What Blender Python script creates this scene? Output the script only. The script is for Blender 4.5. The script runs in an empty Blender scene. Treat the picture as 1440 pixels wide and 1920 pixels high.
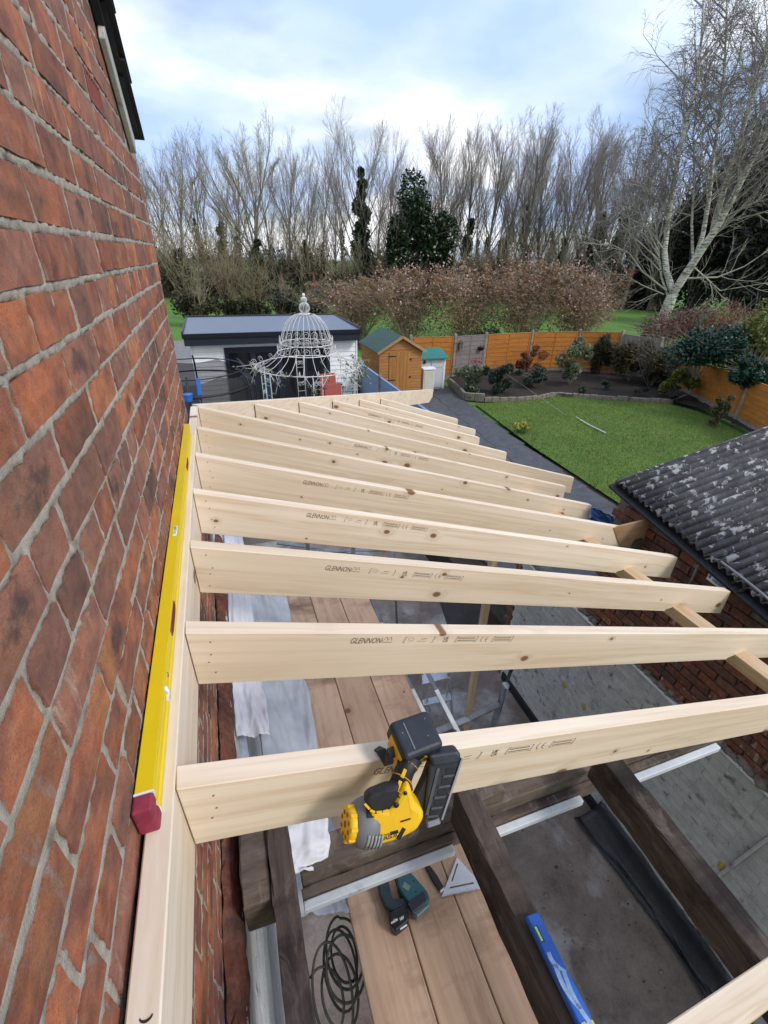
import bpy, bmesh, math, random
import numpy as np
from mathutils import Vector, Matrix
R_ = math.radians
SC = bpy.context.scene
COL = SC.collection

# ------------------------------------------------------------------ camera
FPX, PPX, PPY = 859.3486, 720.0, 960.0
CAM = np.array([0.237, 0.0, 4.4])
def _cal():
    ray = lambda x, y: np.array([x-PPX, y-PPY, FPX])
    D = ray(690, 2500); D = D/np.linalg.norm(D)
    Y = ray(388, 474); Y = Y/np.linalg.norm(Y); Y = Y-D*(Y@D); Y = Y/np.linalg.norm(Y)
    Z = -D; X = np.cross(Y, Z)
    return np.array([X, Y, Z])
ROT = _cal()                                   # world = ROT @ (right, down, forward)
cam_d = bpy.data.cameras.new('camera'); cam = bpy.data.objects.new('camera', cam_d); COL.objects.link(cam)
M = Matrix.Identity(4)
for i in range(3):
    M[i][0] = ROT[i][0]; M[i][1] = -ROT[i][1]; M[i][2] = -ROT[i][2]; M[i][3] = CAM[i]
cam.matrix_world = M
cam_d.sensor_fit = 'VERTICAL'; cam_d.sensor_height = 36.0; cam_d.lens = 36.0*FPX/1920.0
cam_d.clip_start = 0.02; cam_d.clip_end = 2000
SC.camera = cam
SC.render.resolution_x = 768; SC.render.resolution_y = 1024

# ------------------------------------------------------------------ sky, sun, exposure
SUN_EL, SUN_AZ = R_(42), R_(134)               # azimuth from +y towards +x
W_ = bpy.data.worlds.new('World'); SC.world = W_; W_.use_nodes = True
nt = W_.node_tree; nt.nodes.clear()
def wn(t, **k):
    n = nt.nodes.new(t)
    for a, b in k.items(): setattr(n, a, b)
    return n
sky = wn('ShaderNodeTexSky', sky_type='NISHITA', sun_disc=False, sun_elevation=SUN_EL, sun_rotation=SUN_AZ, dust_density=1.5, ozone_density=1.5)
tc = wn('ShaderNodeTexCoord'); sep = wn('ShaderNodeSeparateXYZ'); nt.links.new(tc.outputs['Generated'], sep.inputs[0])
# project the view direction on a cloud deck so that clouds shrink towards the horizon
zz = wn('ShaderNodeMath', operation='ADD'); zz.inputs[1].default_value = 0.22; nt.links.new(sep.outputs[2], zz.inputs[0])
zc = wn('ShaderNodeMath', operation='MAXIMUM'); zc.inputs[1].default_value = 0.12; nt.links.new(zz.outputs[0], zc.inputs[0])
dv = wn('ShaderNodeVectorMath', operation='DIVIDE'); cmb = wn('ShaderNodeCombineXYZ')
for i in range(3): nt.links.new(zc.outputs[0], cmb.inputs[i])
nt.links.new(tc.outputs['Generated'], dv.inputs[0]); nt.links.new(cmb.outputs[0], dv.inputs[1])
def wnoise(scale, detail, rough, off):
    mp = wn('ShaderNodeMapping'); mp.inputs['Location'].default_value = off; nt.links.new(dv.outputs[0], mp.inputs[0])
    n = wn('ShaderNodeTexNoise'); n.inputs['Scale'].default_value = scale; n.inputs['Detail'].default_value = detail; n.inputs['Roughness'].default_value = rough
    nt.links.new(mp.outputs[0], n.inputs['Vector']); return n
def wramp(src, pts):
    r = wn('ShaderNodeValToRGB'); el = r.color_ramp.elements
    while len(el) < len(pts): el.new(0.5)
    for e, (p, c) in zip(el, pts): e.position = p; e.color = c
    nt.links.new(src, r.inputs[0]); return r
n1 = wnoise(0.85, 5, 0.5, (0.35, 0.9, 0))
cover = wramp(n1.outputs[0], [(0.34, (0.15,)*3+(1,)), (0.47, (1, 1, 1, 1))])
n2 = wnoise(0.8, 6, 0.5, (3.1, 1.7, 0))
tone = wramp(n2.outputs[0], [(0.38, (3.9, 5.3, 8.3, 1)), (0.48, (5.5, 6.6, 8.6, 1)), (0.58, (9.0, 9.1, 9.4, 1))])
mixc = wn('ShaderNodeMixRGB'); nt.links.new(cover.outputs[0], mixc.inputs[0]); nt.links.new(sky.outputs[0], mixc.inputs[1]); nt.links.new(tone.outputs[0], mixc.inputs[2])
bg = wn('ShaderNodeBackground'); bg.inputs[1].default_value = 0.112; nt.links.new(mixc.outputs[0], bg.inputs[0])
wo = wn('ShaderNodeOutputWorld'); nt.links.new(bg.outputs[0], wo.inputs[0])
sun_d = bpy.data.lights.new('sun', 'SUN'); sun_d.energy = 1.75; sun_d.angle = R_(14); sun_d.color = (1, 0.955, 0.89)
sun = bpy.data.objects.new('sun', sun_d); COL.objects.link(sun)
sd = Vector((math.sin(SUN_AZ)*math.cos(SUN_EL), math.cos(SUN_AZ)*math.cos(SUN_EL), math.sin(SUN_EL)))
sun.rotation_euler = sd.to_track_quat('Z', 'Y').to_euler()
SC.view_settings.view_transform = 'Standard'; SC.view_settings.look = 'None'
SC.view_settings.exposure = 0.38; SC.view_settings.gamma = 1.0; SC.view_settings.use_curve_mapping = False
try:
    SC.cycles.transparent_max_bounces = 12; SC.cycles.max_bounces = 4; SC.cycles.diffuse_bounces = 3; SC.cycles.glossy_bounces = 2
except Exception: pass

# ------------------------------------------------------------------ helpers: measured points in the place
def _dir(px, py): return ROT @ np.array([px-PPX, py-PPY, FPX])
def AX(px, py, x): d = _dir(px, py); return CAM+d*((x-CAM[0])/d[0])
def AY(px, py, y): d = _dir(px, py); return CAM+d*((y-CAM[1])/d[1])
def AZ(px, py, z): d = _dir(px, py); return CAM+d*((z-CAM[2])/d[2])

# ------------------------------------------------------------------ helpers: objects
def tag(o, label=None, cat=None, group=None, kind=None):
    if label: o['label'] = label
    if cat: o['category'] = cat
    if group: o['group'] = group
    if kind: o['kind'] = kind
    return o
def wpos(o):
    p = Vector((0, 0, 0))
    while o: p += o.location; o = o.parent
    return p
def obj(name, mesh, mat=None, parent=None, world=True):
    """one mesh object; vertices are in world space unless world=False"""
    o = bpy.data.objects.new(name, mesh); COL.objects.link(o)
    if mat is not None and len(mesh.materials) == 0: mesh.materials.append(mat)
    if parent is not None:
        o.parent = parent
        if world: o.location = -wpos(parent)
    return o
def thing(name, label, cat, loc=(0, 0, 0), group=None):
    o = bpy.data.objects.new(name, None); COL.objects.link(o); o.location = Vector(loc); o.empty_display_size = 0.1
    return tag(o, label, cat, group)
def copy_tree(o, parent=None):
    c = o.copy(); COL.objects.link(c)
    if parent is not None: c.parent = parent
    for ch in list(o.children): copy_tree(ch, c)
    return c
def npmesh(name, V, F, smooth=False):
    """V (n,3), F (m,k) all faces with the same number of corners"""
    V = np.asarray(V, np.float32); F = np.asarray(F, np.int32)
    me = bpy.data.meshes.new(name); k = F.shape[1]
    me.vertices.add(len(V)); me.vertices.foreach_set('co', V.ravel())
    me.loops.add(F.size); me.loops.foreach_set('vertex_index', F.ravel())
    me.polygons.add(len(F)); me.polygons.foreach_set('loop_start', np.arange(0, F.size, k, dtype=np.int32))
    me.polygons.foreach_set('loop_total', np.full(len(F), k, np.int32))
    if smooth: me.polygons.foreach_set('use_smooth', np.ones(len(F), bool))
    me.update(calc_edges=True); me.validate(); return me
def basis(d, up=(0, 0, 1)):
    d = Vector(d).normalized(); u = Vector(up)
    if abs(d.dot(u)) > 0.97: u = Vector((1, 0, 0))
    s = d.cross(u).normalized(); return d, s, s.cross(d)
class G:
    """collects geometry for ONE mesh"""
    def __init__(s): s.v = []; s.f = []; s.sm = []
    def add(s, vs, fs, smooth=False):
        b = len(s.v); s.v += [tuple(map(float, p)) for p in vs]
        for f in fs: s.f.append(tuple(i+b for i in f)); s.sm.append(smooth)
        return s
    def box(s, a, b):
        x0, y0, z0 = a; x1, y1, z1 = b
        return s.add([(x0, y0, z0), (x1, y0, z0), (x1, y1, z0), (x0, y1, z0), (x0, y0, z1), (x1, y0, z1), (x1, y1, z1), (x0, y1, z1)],
                     [(0, 3, 2, 1), (4, 5, 6, 7), (0, 1, 5, 4), (1, 2, 6, 5), (2, 3, 7, 6), (3, 0, 4, 7)])
    def obox(s, c, ax, ay, az):
        """oriented box, half axes"""
        c, ax, ay, az = map(Vector, (c, ax, ay, az)); P = []
        for k in (-1, 1):
            for i, j in ((-1, -1), (1, -1), (1, 1), (-1, 1)): P.append(c+ax*i+ay*j+az*k)
        return s.add(P, [(0, 3, 2, 1), (4, 5, 6, 7), (0, 1, 5, 4), (1, 2, 6, 5), (2, 3, 7, 6), (3, 0, 4, 7)])
    def bar(s, p, q, w, h, up=(0, 0, 1)):
        p, q = Vector(p), Vector(q); d, sd_, u = basis(q-p, up)
        return s.obox((p+q)/2, (q-p)/2, sd_*(w/2), u*(h/2))
    def prism(s, poly, axis, a, b):
        """poly of 2-D points extruded along axis (0 x,1 y,2 z) from a to b"""
        def mk(p, t):
            if axis == 0: return (t, p[0], p[1])
            if axis == 1: return (p[0], t, p[1])
            return (p[0], p[1], t)
        n = len(poly); vs = [mk(p, a) for p in poly]+[mk(p, b) for p in poly]
        return s.add(vs, [tuple(range(n)), tuple(range(2*n-1, n-1, -1))]+[(i, (i+1) % n, n+(i+1) % n, n+i) for i in range(n)])
    def tube(s, pts, r, n=8, cap=True, closed=False):
        pts = [Vector(p) for p in pts]; m = len(pts); vs = []; fs = []
        rr = r if hasattr(r, '__len__') else [r]*m
        prev = None
        for i, p in enumerate(pts):
            if closed: t = pts[(i+1) % m]-pts[i-1]
            else: t = pts[min(i+1, m-1)]-pts[max(i-1, 0)]
            d, a, b = basis(t)
            if prev is not None:
                a = (prev-d*prev.dot(d))
                a = a.normalized() if a.length > 1e-6 else basis(t)[1]
                b = d.cross(a)
            prev = a
            for k in range(n):
                an = 2*math.pi*k/n; vs.append(p+(a*math.cos(an)+b*math.sin(an))*rr[i])
        for i in range(m if closed else m-1):
            j = (i+1) % m
            for k in range(n): fs.append((i*n+k, i*n+(k+1) % n, j*n+(k+1) % n, j*n+k))
        if cap and not closed: fs += [tuple(range(n-1, -1, -1)), tuple((m-1)*n+k for k in range(n))]
        return s.add(vs, fs, True)
    def lathe(s, c, axis, prof, n=16):
        """prof: (radius, distance along axis)"""
        c = Vector(c); d, a, b = basis(axis); vs = []; fs = []
        for r, h in prof:
            for k in range(n):
                an = 2*math.pi*k/n; vs.append(c+d*h+(a*math.cos(an)+b*math.sin(an))*r)
        for i in range(len(prof)-1):
            for k in range(n): fs.append((i*n+k, i*n+(k+1) % n, (i+1)*n+(k+1) % n, (i+1)*n+k))
        fs += [tuple(range(n-1, -1, -1)), tuple((len(prof)-1)*n+k for k in range(n))]
        return s.add(vs, fs, True)
    def blob(s, c, r, rng, sub=1, rough=0.25):
        bm = bmesh.new(); bmesh.ops.create_icosphere(bm, subdivisions=sub, radius=1)
        vs = [(c[0]+v.co.x*r[0]*(1+rng.uniform(-rough, rough)), c[1]+v.co.y*r[1]*(1+rng.uniform(-rough, rough)), c[2]+v.co.z*r[2]*(1+rng.uniform(-rough, rough))) for v in bm.verts]
        fs = [tuple(v.index for v in f.verts) for f in bm.faces]; bm.free(); return s.add(vs, fs, True)
    def mesh(s, name='mesh', bevel=0, seg=1):
        me = bpy.data.meshes.new(name); me.from_pydata(s.v, [], s.f)
        me.polygons.foreach_set('use_smooth', s.sm)
        bm = bmesh.new(); bm.from_mesh(me); bmesh.ops.recalc_face_normals(bm, faces=bm.faces)
        if bevel:
            ed = [e for e in bm.edges if len(e.link_faces) == 2 and e.calc_face_angle(0) > 0.5]
            bmesh.ops.bevel(bm, geom=ed, offset=bevel, segments=seg, affect='EDGES', profile=0.5)
        bm.to_mesh(me); bm.free(); me.update(); return me
def part(name, g, mat, parent=None, bevel=0, seg=1, **t):
    o = obj(name, g.mesh(name, bevel, seg), mat, parent)
    if t: tag(o, **t)
    return o
def text_geo(body, size=1.0, shear=0.0, bold=0.0):
    c = bpy.data.curves.new('lettering', 'FONT'); c.body = body; c.size = size; c.shear = shear; c.offset = bold; c.resolution_u = 2
    o = bpy.data.objects.new('lettering', c); COL.objects.link(o)
    dg = bpy.context.evaluated_depsgraph_get(); me = bpy.data.meshes.new_from_object(o.evaluated_get(dg))
    vs = [tuple(v.co) for v in me.vertices]; fs = [tuple(p.vertices) for p in me.polygons]
    bpy.data.objects.remove(o); bpy.data.curves.remove(c); bpy.data.meshes.remove(me); return vs, fs
def put_text(g, body, o, ex, ey, size, shear=0.0, bold=0.0, width=None):
    """flat lettering: origin o, reading direction ex, up direction ey"""
    vs, fs = text_geo(body, size, shear, bold); o, ex, ey = Vector(o), Vector(ex).normalized(), Vector(ey).normalized()
    k = 1.0
    if width: k = width/max(1e-6, max(v[0] for v in vs)-min(v[0] for v in vs))
    g.add([o+ex*(v[0]*k)+ey*v[1] for v in vs], fs); return g
def sgrid(P):
    """grid of points -> verts, quads"""
    n, m = len(P), len(P[0]); return [p for r in P for p in r], [(i*m+j, i*m+j+1, (i+1)*m+j+1, (i+1)*m+j) for i in range(n-1) for j in range(m-1)]

# ------------------------------------------------------------------ helpers: numeric noise
def vnoise(x, y, seed=0):
    x = np.asarray(x, float); y = np.asarray(y, float)
    xi = np.floor(x).astype(np.int64); yi = np.floor(y).astype(np.int64); fx = x-xi; fy = y-yi
    def h(a, b):
        n = (a*374761393+b*668265263+seed*974711) & 0x7fffffff; n = ((n ^ (n >> 13))*1274126177) & 0x7fffffff
        return ((n ^ (n >> 16)) & 0xffff)/65535.0
    u = fx*fx*(3-2*fx); v = fy*fy*(3-2*fy)
    return (h(xi, yi)*(1-u)+h(xi+1, yi)*u)*(1-v)+(h(xi, yi+1)*(1-u)+h(xi+1, yi+1)*u)*v
def fbm(x, y, seed=0, o=3):
    s = 0; a = 1; t = 0
    for i in range(o): s = s+a*vnoise(x*2**i, y*2**i, seed+i*7); t += a; a *= 0.5
    return s/t

# ------------------------------------------------------------------ helpers: materials
class NT:
    def __init__(s, name):
        s.m = bpy.data.materials.new(name); s.m.use_nodes = True; s.t = s.m.node_tree
        s.b = s.t.nodes['Principled BSDF']; s.o = s.t.nodes['Material Output']
        s._co = None
    def n(s, ty, **k):
        q = s.t.nodes.new(ty)
        for a, b in k.items(): setattr(q, a, b)
        return q
    def l(s, a, b): s.t.links.new(a, b)
    def co(s, rand=True):
        if s._co is None:
            tc = s.n('ShaderNodeTexCoord'); out = tc.outputs['Object']
            if rand:
                oi = s.n('ShaderNodeObjectInfo'); ge = s.n('ShaderNodeNewGeometry')
                ad = s.math('ADD', oi.outputs['Random'], ge.outputs['Random Per Island'])
                s.rand = s.math('FRACT', s.math('MULTIPLY', ad, 7.31))
                mu = s.math('MULTIPLY', s.rand, 37.0); cb = s.n('ShaderNodeCombineXYZ')
                for i in range(3): s.l(mu, cb.inputs[i])
                va = s.n('ShaderNodeVectorMath', operation='ADD'); s.l(out, va.inputs[0]); s.l(cb.outputs[0], va.inputs[1]); out = va.outputs[0]
            s._co = out
        return s._co
    def math(s, op, a, b=None, clamp=False):
        q = s.n('ShaderNodeMath', operation=op); q.use_clamp = clamp
        for i, x in enumerate((a, b)):
            if x is None: continue
            if isinstance(x, (int, float)): q.inputs[i].default_value = x
            else: s.l(x, q.inputs[i])
        return q.outputs[0]
    def map(s, scale, src=None):
        q = s.n('ShaderNodeMapping'); q.inputs['Scale'].default_value = scale if hasattr(scale, '__len__') else (scale,)*3
        s.l(src or s.co(), q.inputs[0]); return q.outputs[0]
    def noise(s, scale, detail=4, rough=0.55, dist=0.0, src=None):
        q = s.n('ShaderNodeTexNoise'); q.inputs['Scale'].default_value = 1.0; q.inputs['Detail'].default_value = detail
        q.inputs['Roughness'].default_value = rough; q.inputs['Distortion'].default_value = dist
        s.l(s.map(scale, src), q.inputs['Vector']); return q.outputs[0]
    def vor(s, scale, feature='F1', src=None):
        q = s.n('ShaderNodeTexVoronoi', feature=feature); q.inputs['Scale'].default_value = 1.0
        s.l(s.map(scale, src), q.inputs['Vector']); return q
    def ramp(s, src, pts, interp='LINEAR'):
        r = s.n('ShaderNodeValToRGB'); r.color_ramp.interpolation = interp; el = r.color_ramp.elements
        while len(el) < len(pts): el.new(0.5)
        for e, (p, c) in zip(el, pts):
            e.position = p; e.color = (tuple(c)+(1,)) if hasattr(c, '__len__') else (c, c, c, 1)
        s.l(src, r.inputs[0]); return r.outputs[0]
    def mix(s, f, a, b, mode='MIX'):
        q = s.n('ShaderNodeMixRGB', blend_type=mode)
        for i, x in enumerate((f, a, b)):
            if isinstance(x, (int, float)): q.inputs[i].default_value = x if i == 0 else (x, x, x, 1)
            elif isinstance(x, tuple): q.inputs[i].default_value = x+(1,) if len(x) == 3 else x
            else: s.l(x, q.inputs[i])
        return q.outputs[0]
    def fin(s, col, rough=0.6, bump=None, bs=0.3, bd=0.002, spec=0.4, metal=0.0):
        if isinstance(col, tuple): s.b.inputs['Base Color'].default_value = col+(1,)
        else: s.l(col, s.b.inputs['Base Color'])
        if isinstance(rough, (int, float)): s.b.inputs['Roughness'].default_value = rough
        else: s.l(rough, s.b.inputs['Roughness'])
        s.b.inputs['Specular IOR Level'].default_value = spec; s.b.inputs['Metallic'].default_value = metal
        if bump is not None:
            q = s.n('ShaderNodeBump'); q.inputs['Strength'].default_value = bs; q.inputs['Distance'].default_value = bd
            s.l(bump, q.inputs['Height']); s.l(q.outputs[0], s.b.inputs['Normal'])
        return s.m
def m_plain(name, col, rough=0.55, var=0.18, scale=14, spec=0.4, metal=0.0, bs=0.15):
    """painted or moulded surface with mottling and fine relief"""
    t = NT(name); a = t.noise(scale, 5, 0.6); c = t.mix(t.ramp(a, [(0.3, 0.0), (0.7, 1.0)]), tuple(x*(1-var) for x in col), tuple(min(1, x*(1+var)) for x in col))
    f = t.noise(scale*9, 3, 0.6); return t.fin(c, rough, f, bs, 0.001, spec, metal)
def m_wood(name, base, dark, knot=(0.16, 0.07, 0.03), knots=0.76, grain=(0.9, 34, 34), kscale=6.5, rough=0.6, amt=1.0, stain=None, bs=0.25, kax=(1, 1, 1), dust=None):
    t = NT(name); co = t.co()
    if 0 in kax:                                               # knots run through the thickness
        ks = t.n('ShaderNodeSeparateXYZ'); t.l(co, ks.inputs[0]); kc = t.n('ShaderNodeCombineXYZ'); ia, ib = [i for i in range(3) if kax[i]]
        t.l(t.math('MULTIPLY', ks.outputs[ia], kscale*0.75*kax[ia]), kc.inputs[0]); t.l(t.math('MULTIPLY', ks.outputs[ib], kscale*1.1*kax[ib]), kc.inputs[1])
        v = t.n('ShaderNodeTexVoronoi', voronoi_dimensions='2D'); v.inputs['Scale'].default_value = 1.0; t.l(kc.outputs[0], v.inputs['Vector'])
    else: v = t.vor((kscale*0.8, kscale, kscale*1.1))
    sp = t.n('ShaderNodeSeparateColor'); t.l(v.outputs['Color'], sp.inputs[0])
    has = t.math('GREATER_THAN', sp.outputs[0], knots)
    d = v.outputs['Distance']
    siz = t.math('ADD', t.math('MULTIPLY', t.math('POWER', sp.outputs[1], 2.0), 0.13), 0.035)
    kn = t.math('MULTIPLY', has, t.math('SUBTRACT', 1.0, t.math('DIVIDE', d, siz), True), True)
    halo = t.math('MULTIPLY', has, t.math('SUBTRACT', 1.0, t.math('DIVIDE', d, t.math('MULTIPLY', siz, 3.0)), True), True)
    # grain bends round the knots
    wob = t.noise((0.7, 5, 5), 2, 0.5)
    cb = t.n('ShaderNodeCombineXYZ'); off = t.math('ADD', t.math('MULTIPLY', halo, 0.025), t.math('MULTIPLY', wob, 0.05)); t.l(off, cb.inputs[2]); t.l(off, cb.inputs[1])
    va = t.n('ShaderNodeVectorMath', operation='ADD'); t.l(co, va.inputs[0]); t.l(cb.outputs[0], va.inputs[1])
    g1 = t.noise(grain, 4, 0.6, 0.3, va.outputs[0]); g2 = t.noise((grain[0]*3, grain[1]*4, grain[2]*4), 2, 0.6, 0, va.outputs[0]); tone = t.noise((0.8, 3, 3), 2, 0.5)
    gg = t.ramp(g1, [(0.42, 0.0), (0.58, 0.55), (0.62, 0.95), (0.68, 0.2)])
    mid = tuple((a+b)/2 for a, b in zip(base, dark))
    c = t.mix(t.math('MULTIPLY', gg, 0.8*amt), base, dark)
    c = t.mix(t.math('MULTIPLY', t.ramp(g2, [(0.45, 0.0), (0.75, 1.0)]), 0.35*amt), c, mid)
    c = t.mix(t.ramp(tone, [(0.35, 0.0), (0.7, 0.35*amt)]), c, dark)
    c = t.mix(t.math('MULTIPLY', halo, 0.45), c, tuple(a*0.7 for a in dark))
    c = t.mix(t.ramp(kn, [(0.0, 0.0), (0.25, 0.85), (1.0, 1.0)]), c, knot)
    c = t.mix(1.0, c, t.mix(t.rand, (0.90, 0.88, 0.84), (1.05, 1.04, 1.03)), 'MULTIPLY')
    if stain:
        st = t.noise((1.5, 4, 4), 6, 0.65); c = t.mix(t.ramp(st, [(stain[1], 0.0), (stain[1]+0.16, stain[2])]), c, stain[0])
    if dust: c = t.mix(t.ramp(t.noise((16, 5, 16), 6, 0.75, 0.5), [(0.53, 0.0), (0.70, dust[1])]), c, dust[0])
    return t.fin(c, rough, t.mix(0.5, g1, g2), bs, 0.0015, 0.3)
def m_leaf(name, a, b, rough=0.45, trans=0.25):
    t = NT(name); ge = t.n('ShaderNodeNewGeometry'); c = t.mix(ge.outputs['Random Per Island'], a, b)
    n = t.noise(1.2, 3, 0.6); c = t.mix(t.ramp(n, [(0.35, 0.0), (0.7, 0.5)]), c, tuple(x*0.6 for x in a))
    t.fin(c, rough, None, spec=0.35)
    if trans:
        tr = t.n('ShaderNodeBsdfTranslucent'); t.l(c, tr.inputs[0]); mx = t.n('ShaderNodeMixShader'); mx.inputs[0].default_value = trans
        t.l(t.b.outputs[0], mx.inputs[1]); t.l(tr.outputs[0], mx.inputs[2]); t.l(mx.outputs[0], t.o.inputs[0])
    return t.m
def m_brick(name, palette, burnt=0.35, pale=0.25):
    t = NT(name); t.co(); n1 = t.noise((7, 7, 11), 4, 0.62, 0.6); n2 = t.noise((26, 26, 34), 5, 0.65, 0.3); n3 = t.noise((5, 6, 3), 2, 0.5, 0.6); fine = t.noise(420, 3, 0.6); pit = t.vor(150)
    c = t.mix(t.ramp(n1, [(0.42, 0.0), (0.60, 1.0)]), palette[0], palette[1])
    c = t.mix(t.ramp(n3, [(0.52, 0.0), (0.68, 0.8)]), c, palette[2])
    r2 = t.math('FRACT', t.math('MULTIPLY', t.rand, 13.7)); r3 = t.math('FRACT', t.math('MULTIPLY', t.rand, 29.3))
    c = t.mix(t.math('MULTIPLY', t.math('GREATER_THAN', r2, 0.62), 0.55), c, palette[3])
    tcr = t.n('ShaderNodeTexCoord'); sx = t.n('ShaderNodeSeparateXYZ'); t.l(tcr.outputs['Object'], sx.inputs[0])
    yo = t.math('ADD', sx.outputs[1], t.math('MULTIPLY', t.math('SUBTRACT', r2, 0.5), 0.10)); el = t.math('ADD', t.math('POWER', t.math('DIVIDE', yo, 0.042), 2.0), t.math('POWER', t.math('DIVIDE', sx.outputs[2], 0.030), 2.0))
    kiss = t.ramp(t.math('ADD', el, t.math('MULTIPLY', t.math('SUBTRACT', t.mix(0.5, n2, n1), 0.5), 7.0)), [(0.0, 0.85), (1.0, 0.0)])
    burn = t.math('MAXIMUM', t.math('MULTIPLY', t.math('LESS_THAN', r3, burnt), t.ramp(t.mix(0.35, n3, n2), [(0.50, 0.0), (0.62, 0.85)])), t.math('MULTIPLY', t.math('LESS_THAN', t.math('FRACT', t.math('MULTIPLY', t.rand, 53.1)), 0.15), kiss))
    c = t.mix(burn, c, (0.05, 0.043, 0.046))
    pl = t.math('MULTIPLY', t.math('GREATER_THAN', r3, 1-pale), t.ramp(t.noise((40, 34, 7), 4, 0.65, 0.4), [(0.55, 0.0), (0.66, 0.8)]))
    c = t.mix(pl, c, (0.42, 0.31, 0.25))
    c = t.mix(t.ramp(n2, [(0.35, 0.45), (0.6, 0.0)]), c, tuple(x*0.45 for x in palette[1]))
    dk = t.ramp(pit.outputs['Distance'], [(0.08, 0.6), (0.18, 0.0)]); c = t.mix(t.math('MULTIPLY', dk, t.ramp(n2, [(0.5, 0.0), (0.6, 1.0)])), c, (0.03, 0.02, 0.018))
    c = t.mix(t.ramp(t.noise((30, 30, 30), 5, 0.7), [(0.45, 0.0), (0.72, 0.28)]), c, (0.42, 0.26, 0.19))
    c = t.mix(1.0, c, t.mix(t.math('FRACT', t.math('MULTIPLY', t.rand, 91.7)), (0.74, 0.76, 0.80), (1.22, 1.16, 1.08)), 'MULTIPLY')
    c = t.mix(t.ramp(fine, [(0.35, 0.35), (0.55, 0.0)]), c, tuple(x*0.4 for x in palette[1]))
    h = t.mix(0.5, t.mix(0.5, n2, fine), t.ramp(pit.outputs['Distance'], [(0.05, 0.2), (0.25, 1.0)]))
    return t.fin(c, 0.78, h, 0.55, 0.0025, 0.25)
def m_noise2(name, a, b, scale=8, rough=0.85, c=None, cth=(0.55, 0.7), fine=120, bs=0.4, bd=0.004, spec=0.25, cs=3.0, contrast=(0.32, 0.68)):
    """two tones mixed by noise, a third in patches with a shape of their own"""
    t = NT(name); n = t.noise(scale, 6, 0.65, 0.2); f = t.noise(fine, 4, 0.65)
    k = t.mix(t.ramp(t.mix(0.3, n, f), [(contrast[0], 0.0), (contrast[1], 1.0)]), a, b)
    if c: k = t.mix(t.ramp(t.noise(cs, 6, 0.65, 0.3), [(cth[0], 0.0), (cth[1], 0.9)]), k, c)
    return t.fin(k, rough, t.mix(0.5, n, f), bs, bd, spec)
# ================================================================== materials
PINE = m_wood('pine', (0.81, 0.70, 0.565), (0.60, 0.455, 0.31), knots=0.64, knot=(0.20, 0.085, 0.035), kscale=6.5, kax=(1, 0, 1))
SCAF = m_wood('scaffold_wood', (0.52, 0.37, 0.265), (0.33, 0.20, 0.13), knots=0.84, grain=(30, 1.2, 30), kax=(1, 0.7, 0), stain=((0.16, 0.095, 0.06), 0.52, 0.8), rough=0.75)
OLDW = m_wood('old_timber', (0.095, 0.073, 0.062), (0.030, 0.024, 0.021), knots=0.9, grain=(48, 3.0, 48), stain=((0.012, 0.010, 0.010), 0.46, 0.92), rough=0.85, bs=1.0, dust=((0.20, 0.17, 0.15), 0.75))
OLDX = m_wood('old_timber_cross', (0.165, 0.128, 0.105), (0.075, 0.056, 0.046), knots=0.9, grain=(3.0, 48, 48), stain=((0.022, 0.018, 0.017), 0.50, 0.85), rough=0.85, bs=1.0, dust=((0.24, 0.205, 0.18), 0.7))
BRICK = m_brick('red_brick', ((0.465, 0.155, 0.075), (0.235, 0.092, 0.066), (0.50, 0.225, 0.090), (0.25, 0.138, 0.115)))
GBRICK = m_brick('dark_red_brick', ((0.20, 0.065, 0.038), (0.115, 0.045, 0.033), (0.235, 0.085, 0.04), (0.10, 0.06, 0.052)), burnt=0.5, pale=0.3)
MORTAR = m_noise2('lime_mortar', (0.29, 0.25, 0.205), (0.48, 0.425, 0.36), 30, 0.95, (0.18, 0.155, 0.125), (0.56, 0.70), fine=420, bs=1.0, bd=0.004, spec=0.1, cs=14)
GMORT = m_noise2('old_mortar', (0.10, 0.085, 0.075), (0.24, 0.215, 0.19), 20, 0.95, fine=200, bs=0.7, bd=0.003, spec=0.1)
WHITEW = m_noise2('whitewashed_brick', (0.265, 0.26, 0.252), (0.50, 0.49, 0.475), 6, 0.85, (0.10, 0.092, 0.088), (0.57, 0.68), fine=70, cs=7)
CONC = m_noise2('dusty_concrete', (0.095, 0.075, 0.065), (0.24, 0.20, 0.175), 3.0, 0.95, (0.34, 0.33, 0.325), (0.53, 0.66), fine=55, bs=0.6, bd=0.006, cs=1.3)
GRASS = m_noise2('grass', (0.060, 0.115, 0.020), (0.115, 0.19, 0.036), 1.1, 0.9, (0.135, 0.175, 0.045), (0.55, 0.72), fine=40, bs=0.6, bd=0.01, cs=0.6)
FIELD = m_noise2('field_grass', (0.06, 0.14, 0.022), (0.11, 0.21, 0.035), 0.35, 0.9, (0.13, 0.15, 0.06), (0.60, 0.75), fine=9, bs=0.5, bd=0.03, cs=0.12)
SOIL = m_noise2('bed_soil', (0.018, 0.014, 0.011), (0.05, 0.038, 0.03), 9, 0.95, fine=90, bs=1.0, bd=0.02)
SLAB = m_noise2('dark_paving', (0.050, 0.052, 0.058), (0.10, 0.10, 0.108), 4, 0.6, (0.16, 0.155, 0.15), (0.62, 0.72), fine=90, bs=0.3, cs=6)
STONE = m_noise2('edging_stone', (0.12, 0.10, 0.08), (0.28, 0.25, 0.215), 9, 0.9, (0.07, 0.08, 0.04), (0.55, 0.66), fine=90, bs=0.6)
FENCE = m_wood('orange_fence_stain', (0.47, 0.185, 0.03), (0.30, 0.10, 0.016), knots=0.86, kscale=5, amt=1.0, rough=0.75, stain=((0.27, 0.105, 0.028), 0.50, 0.7))
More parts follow.
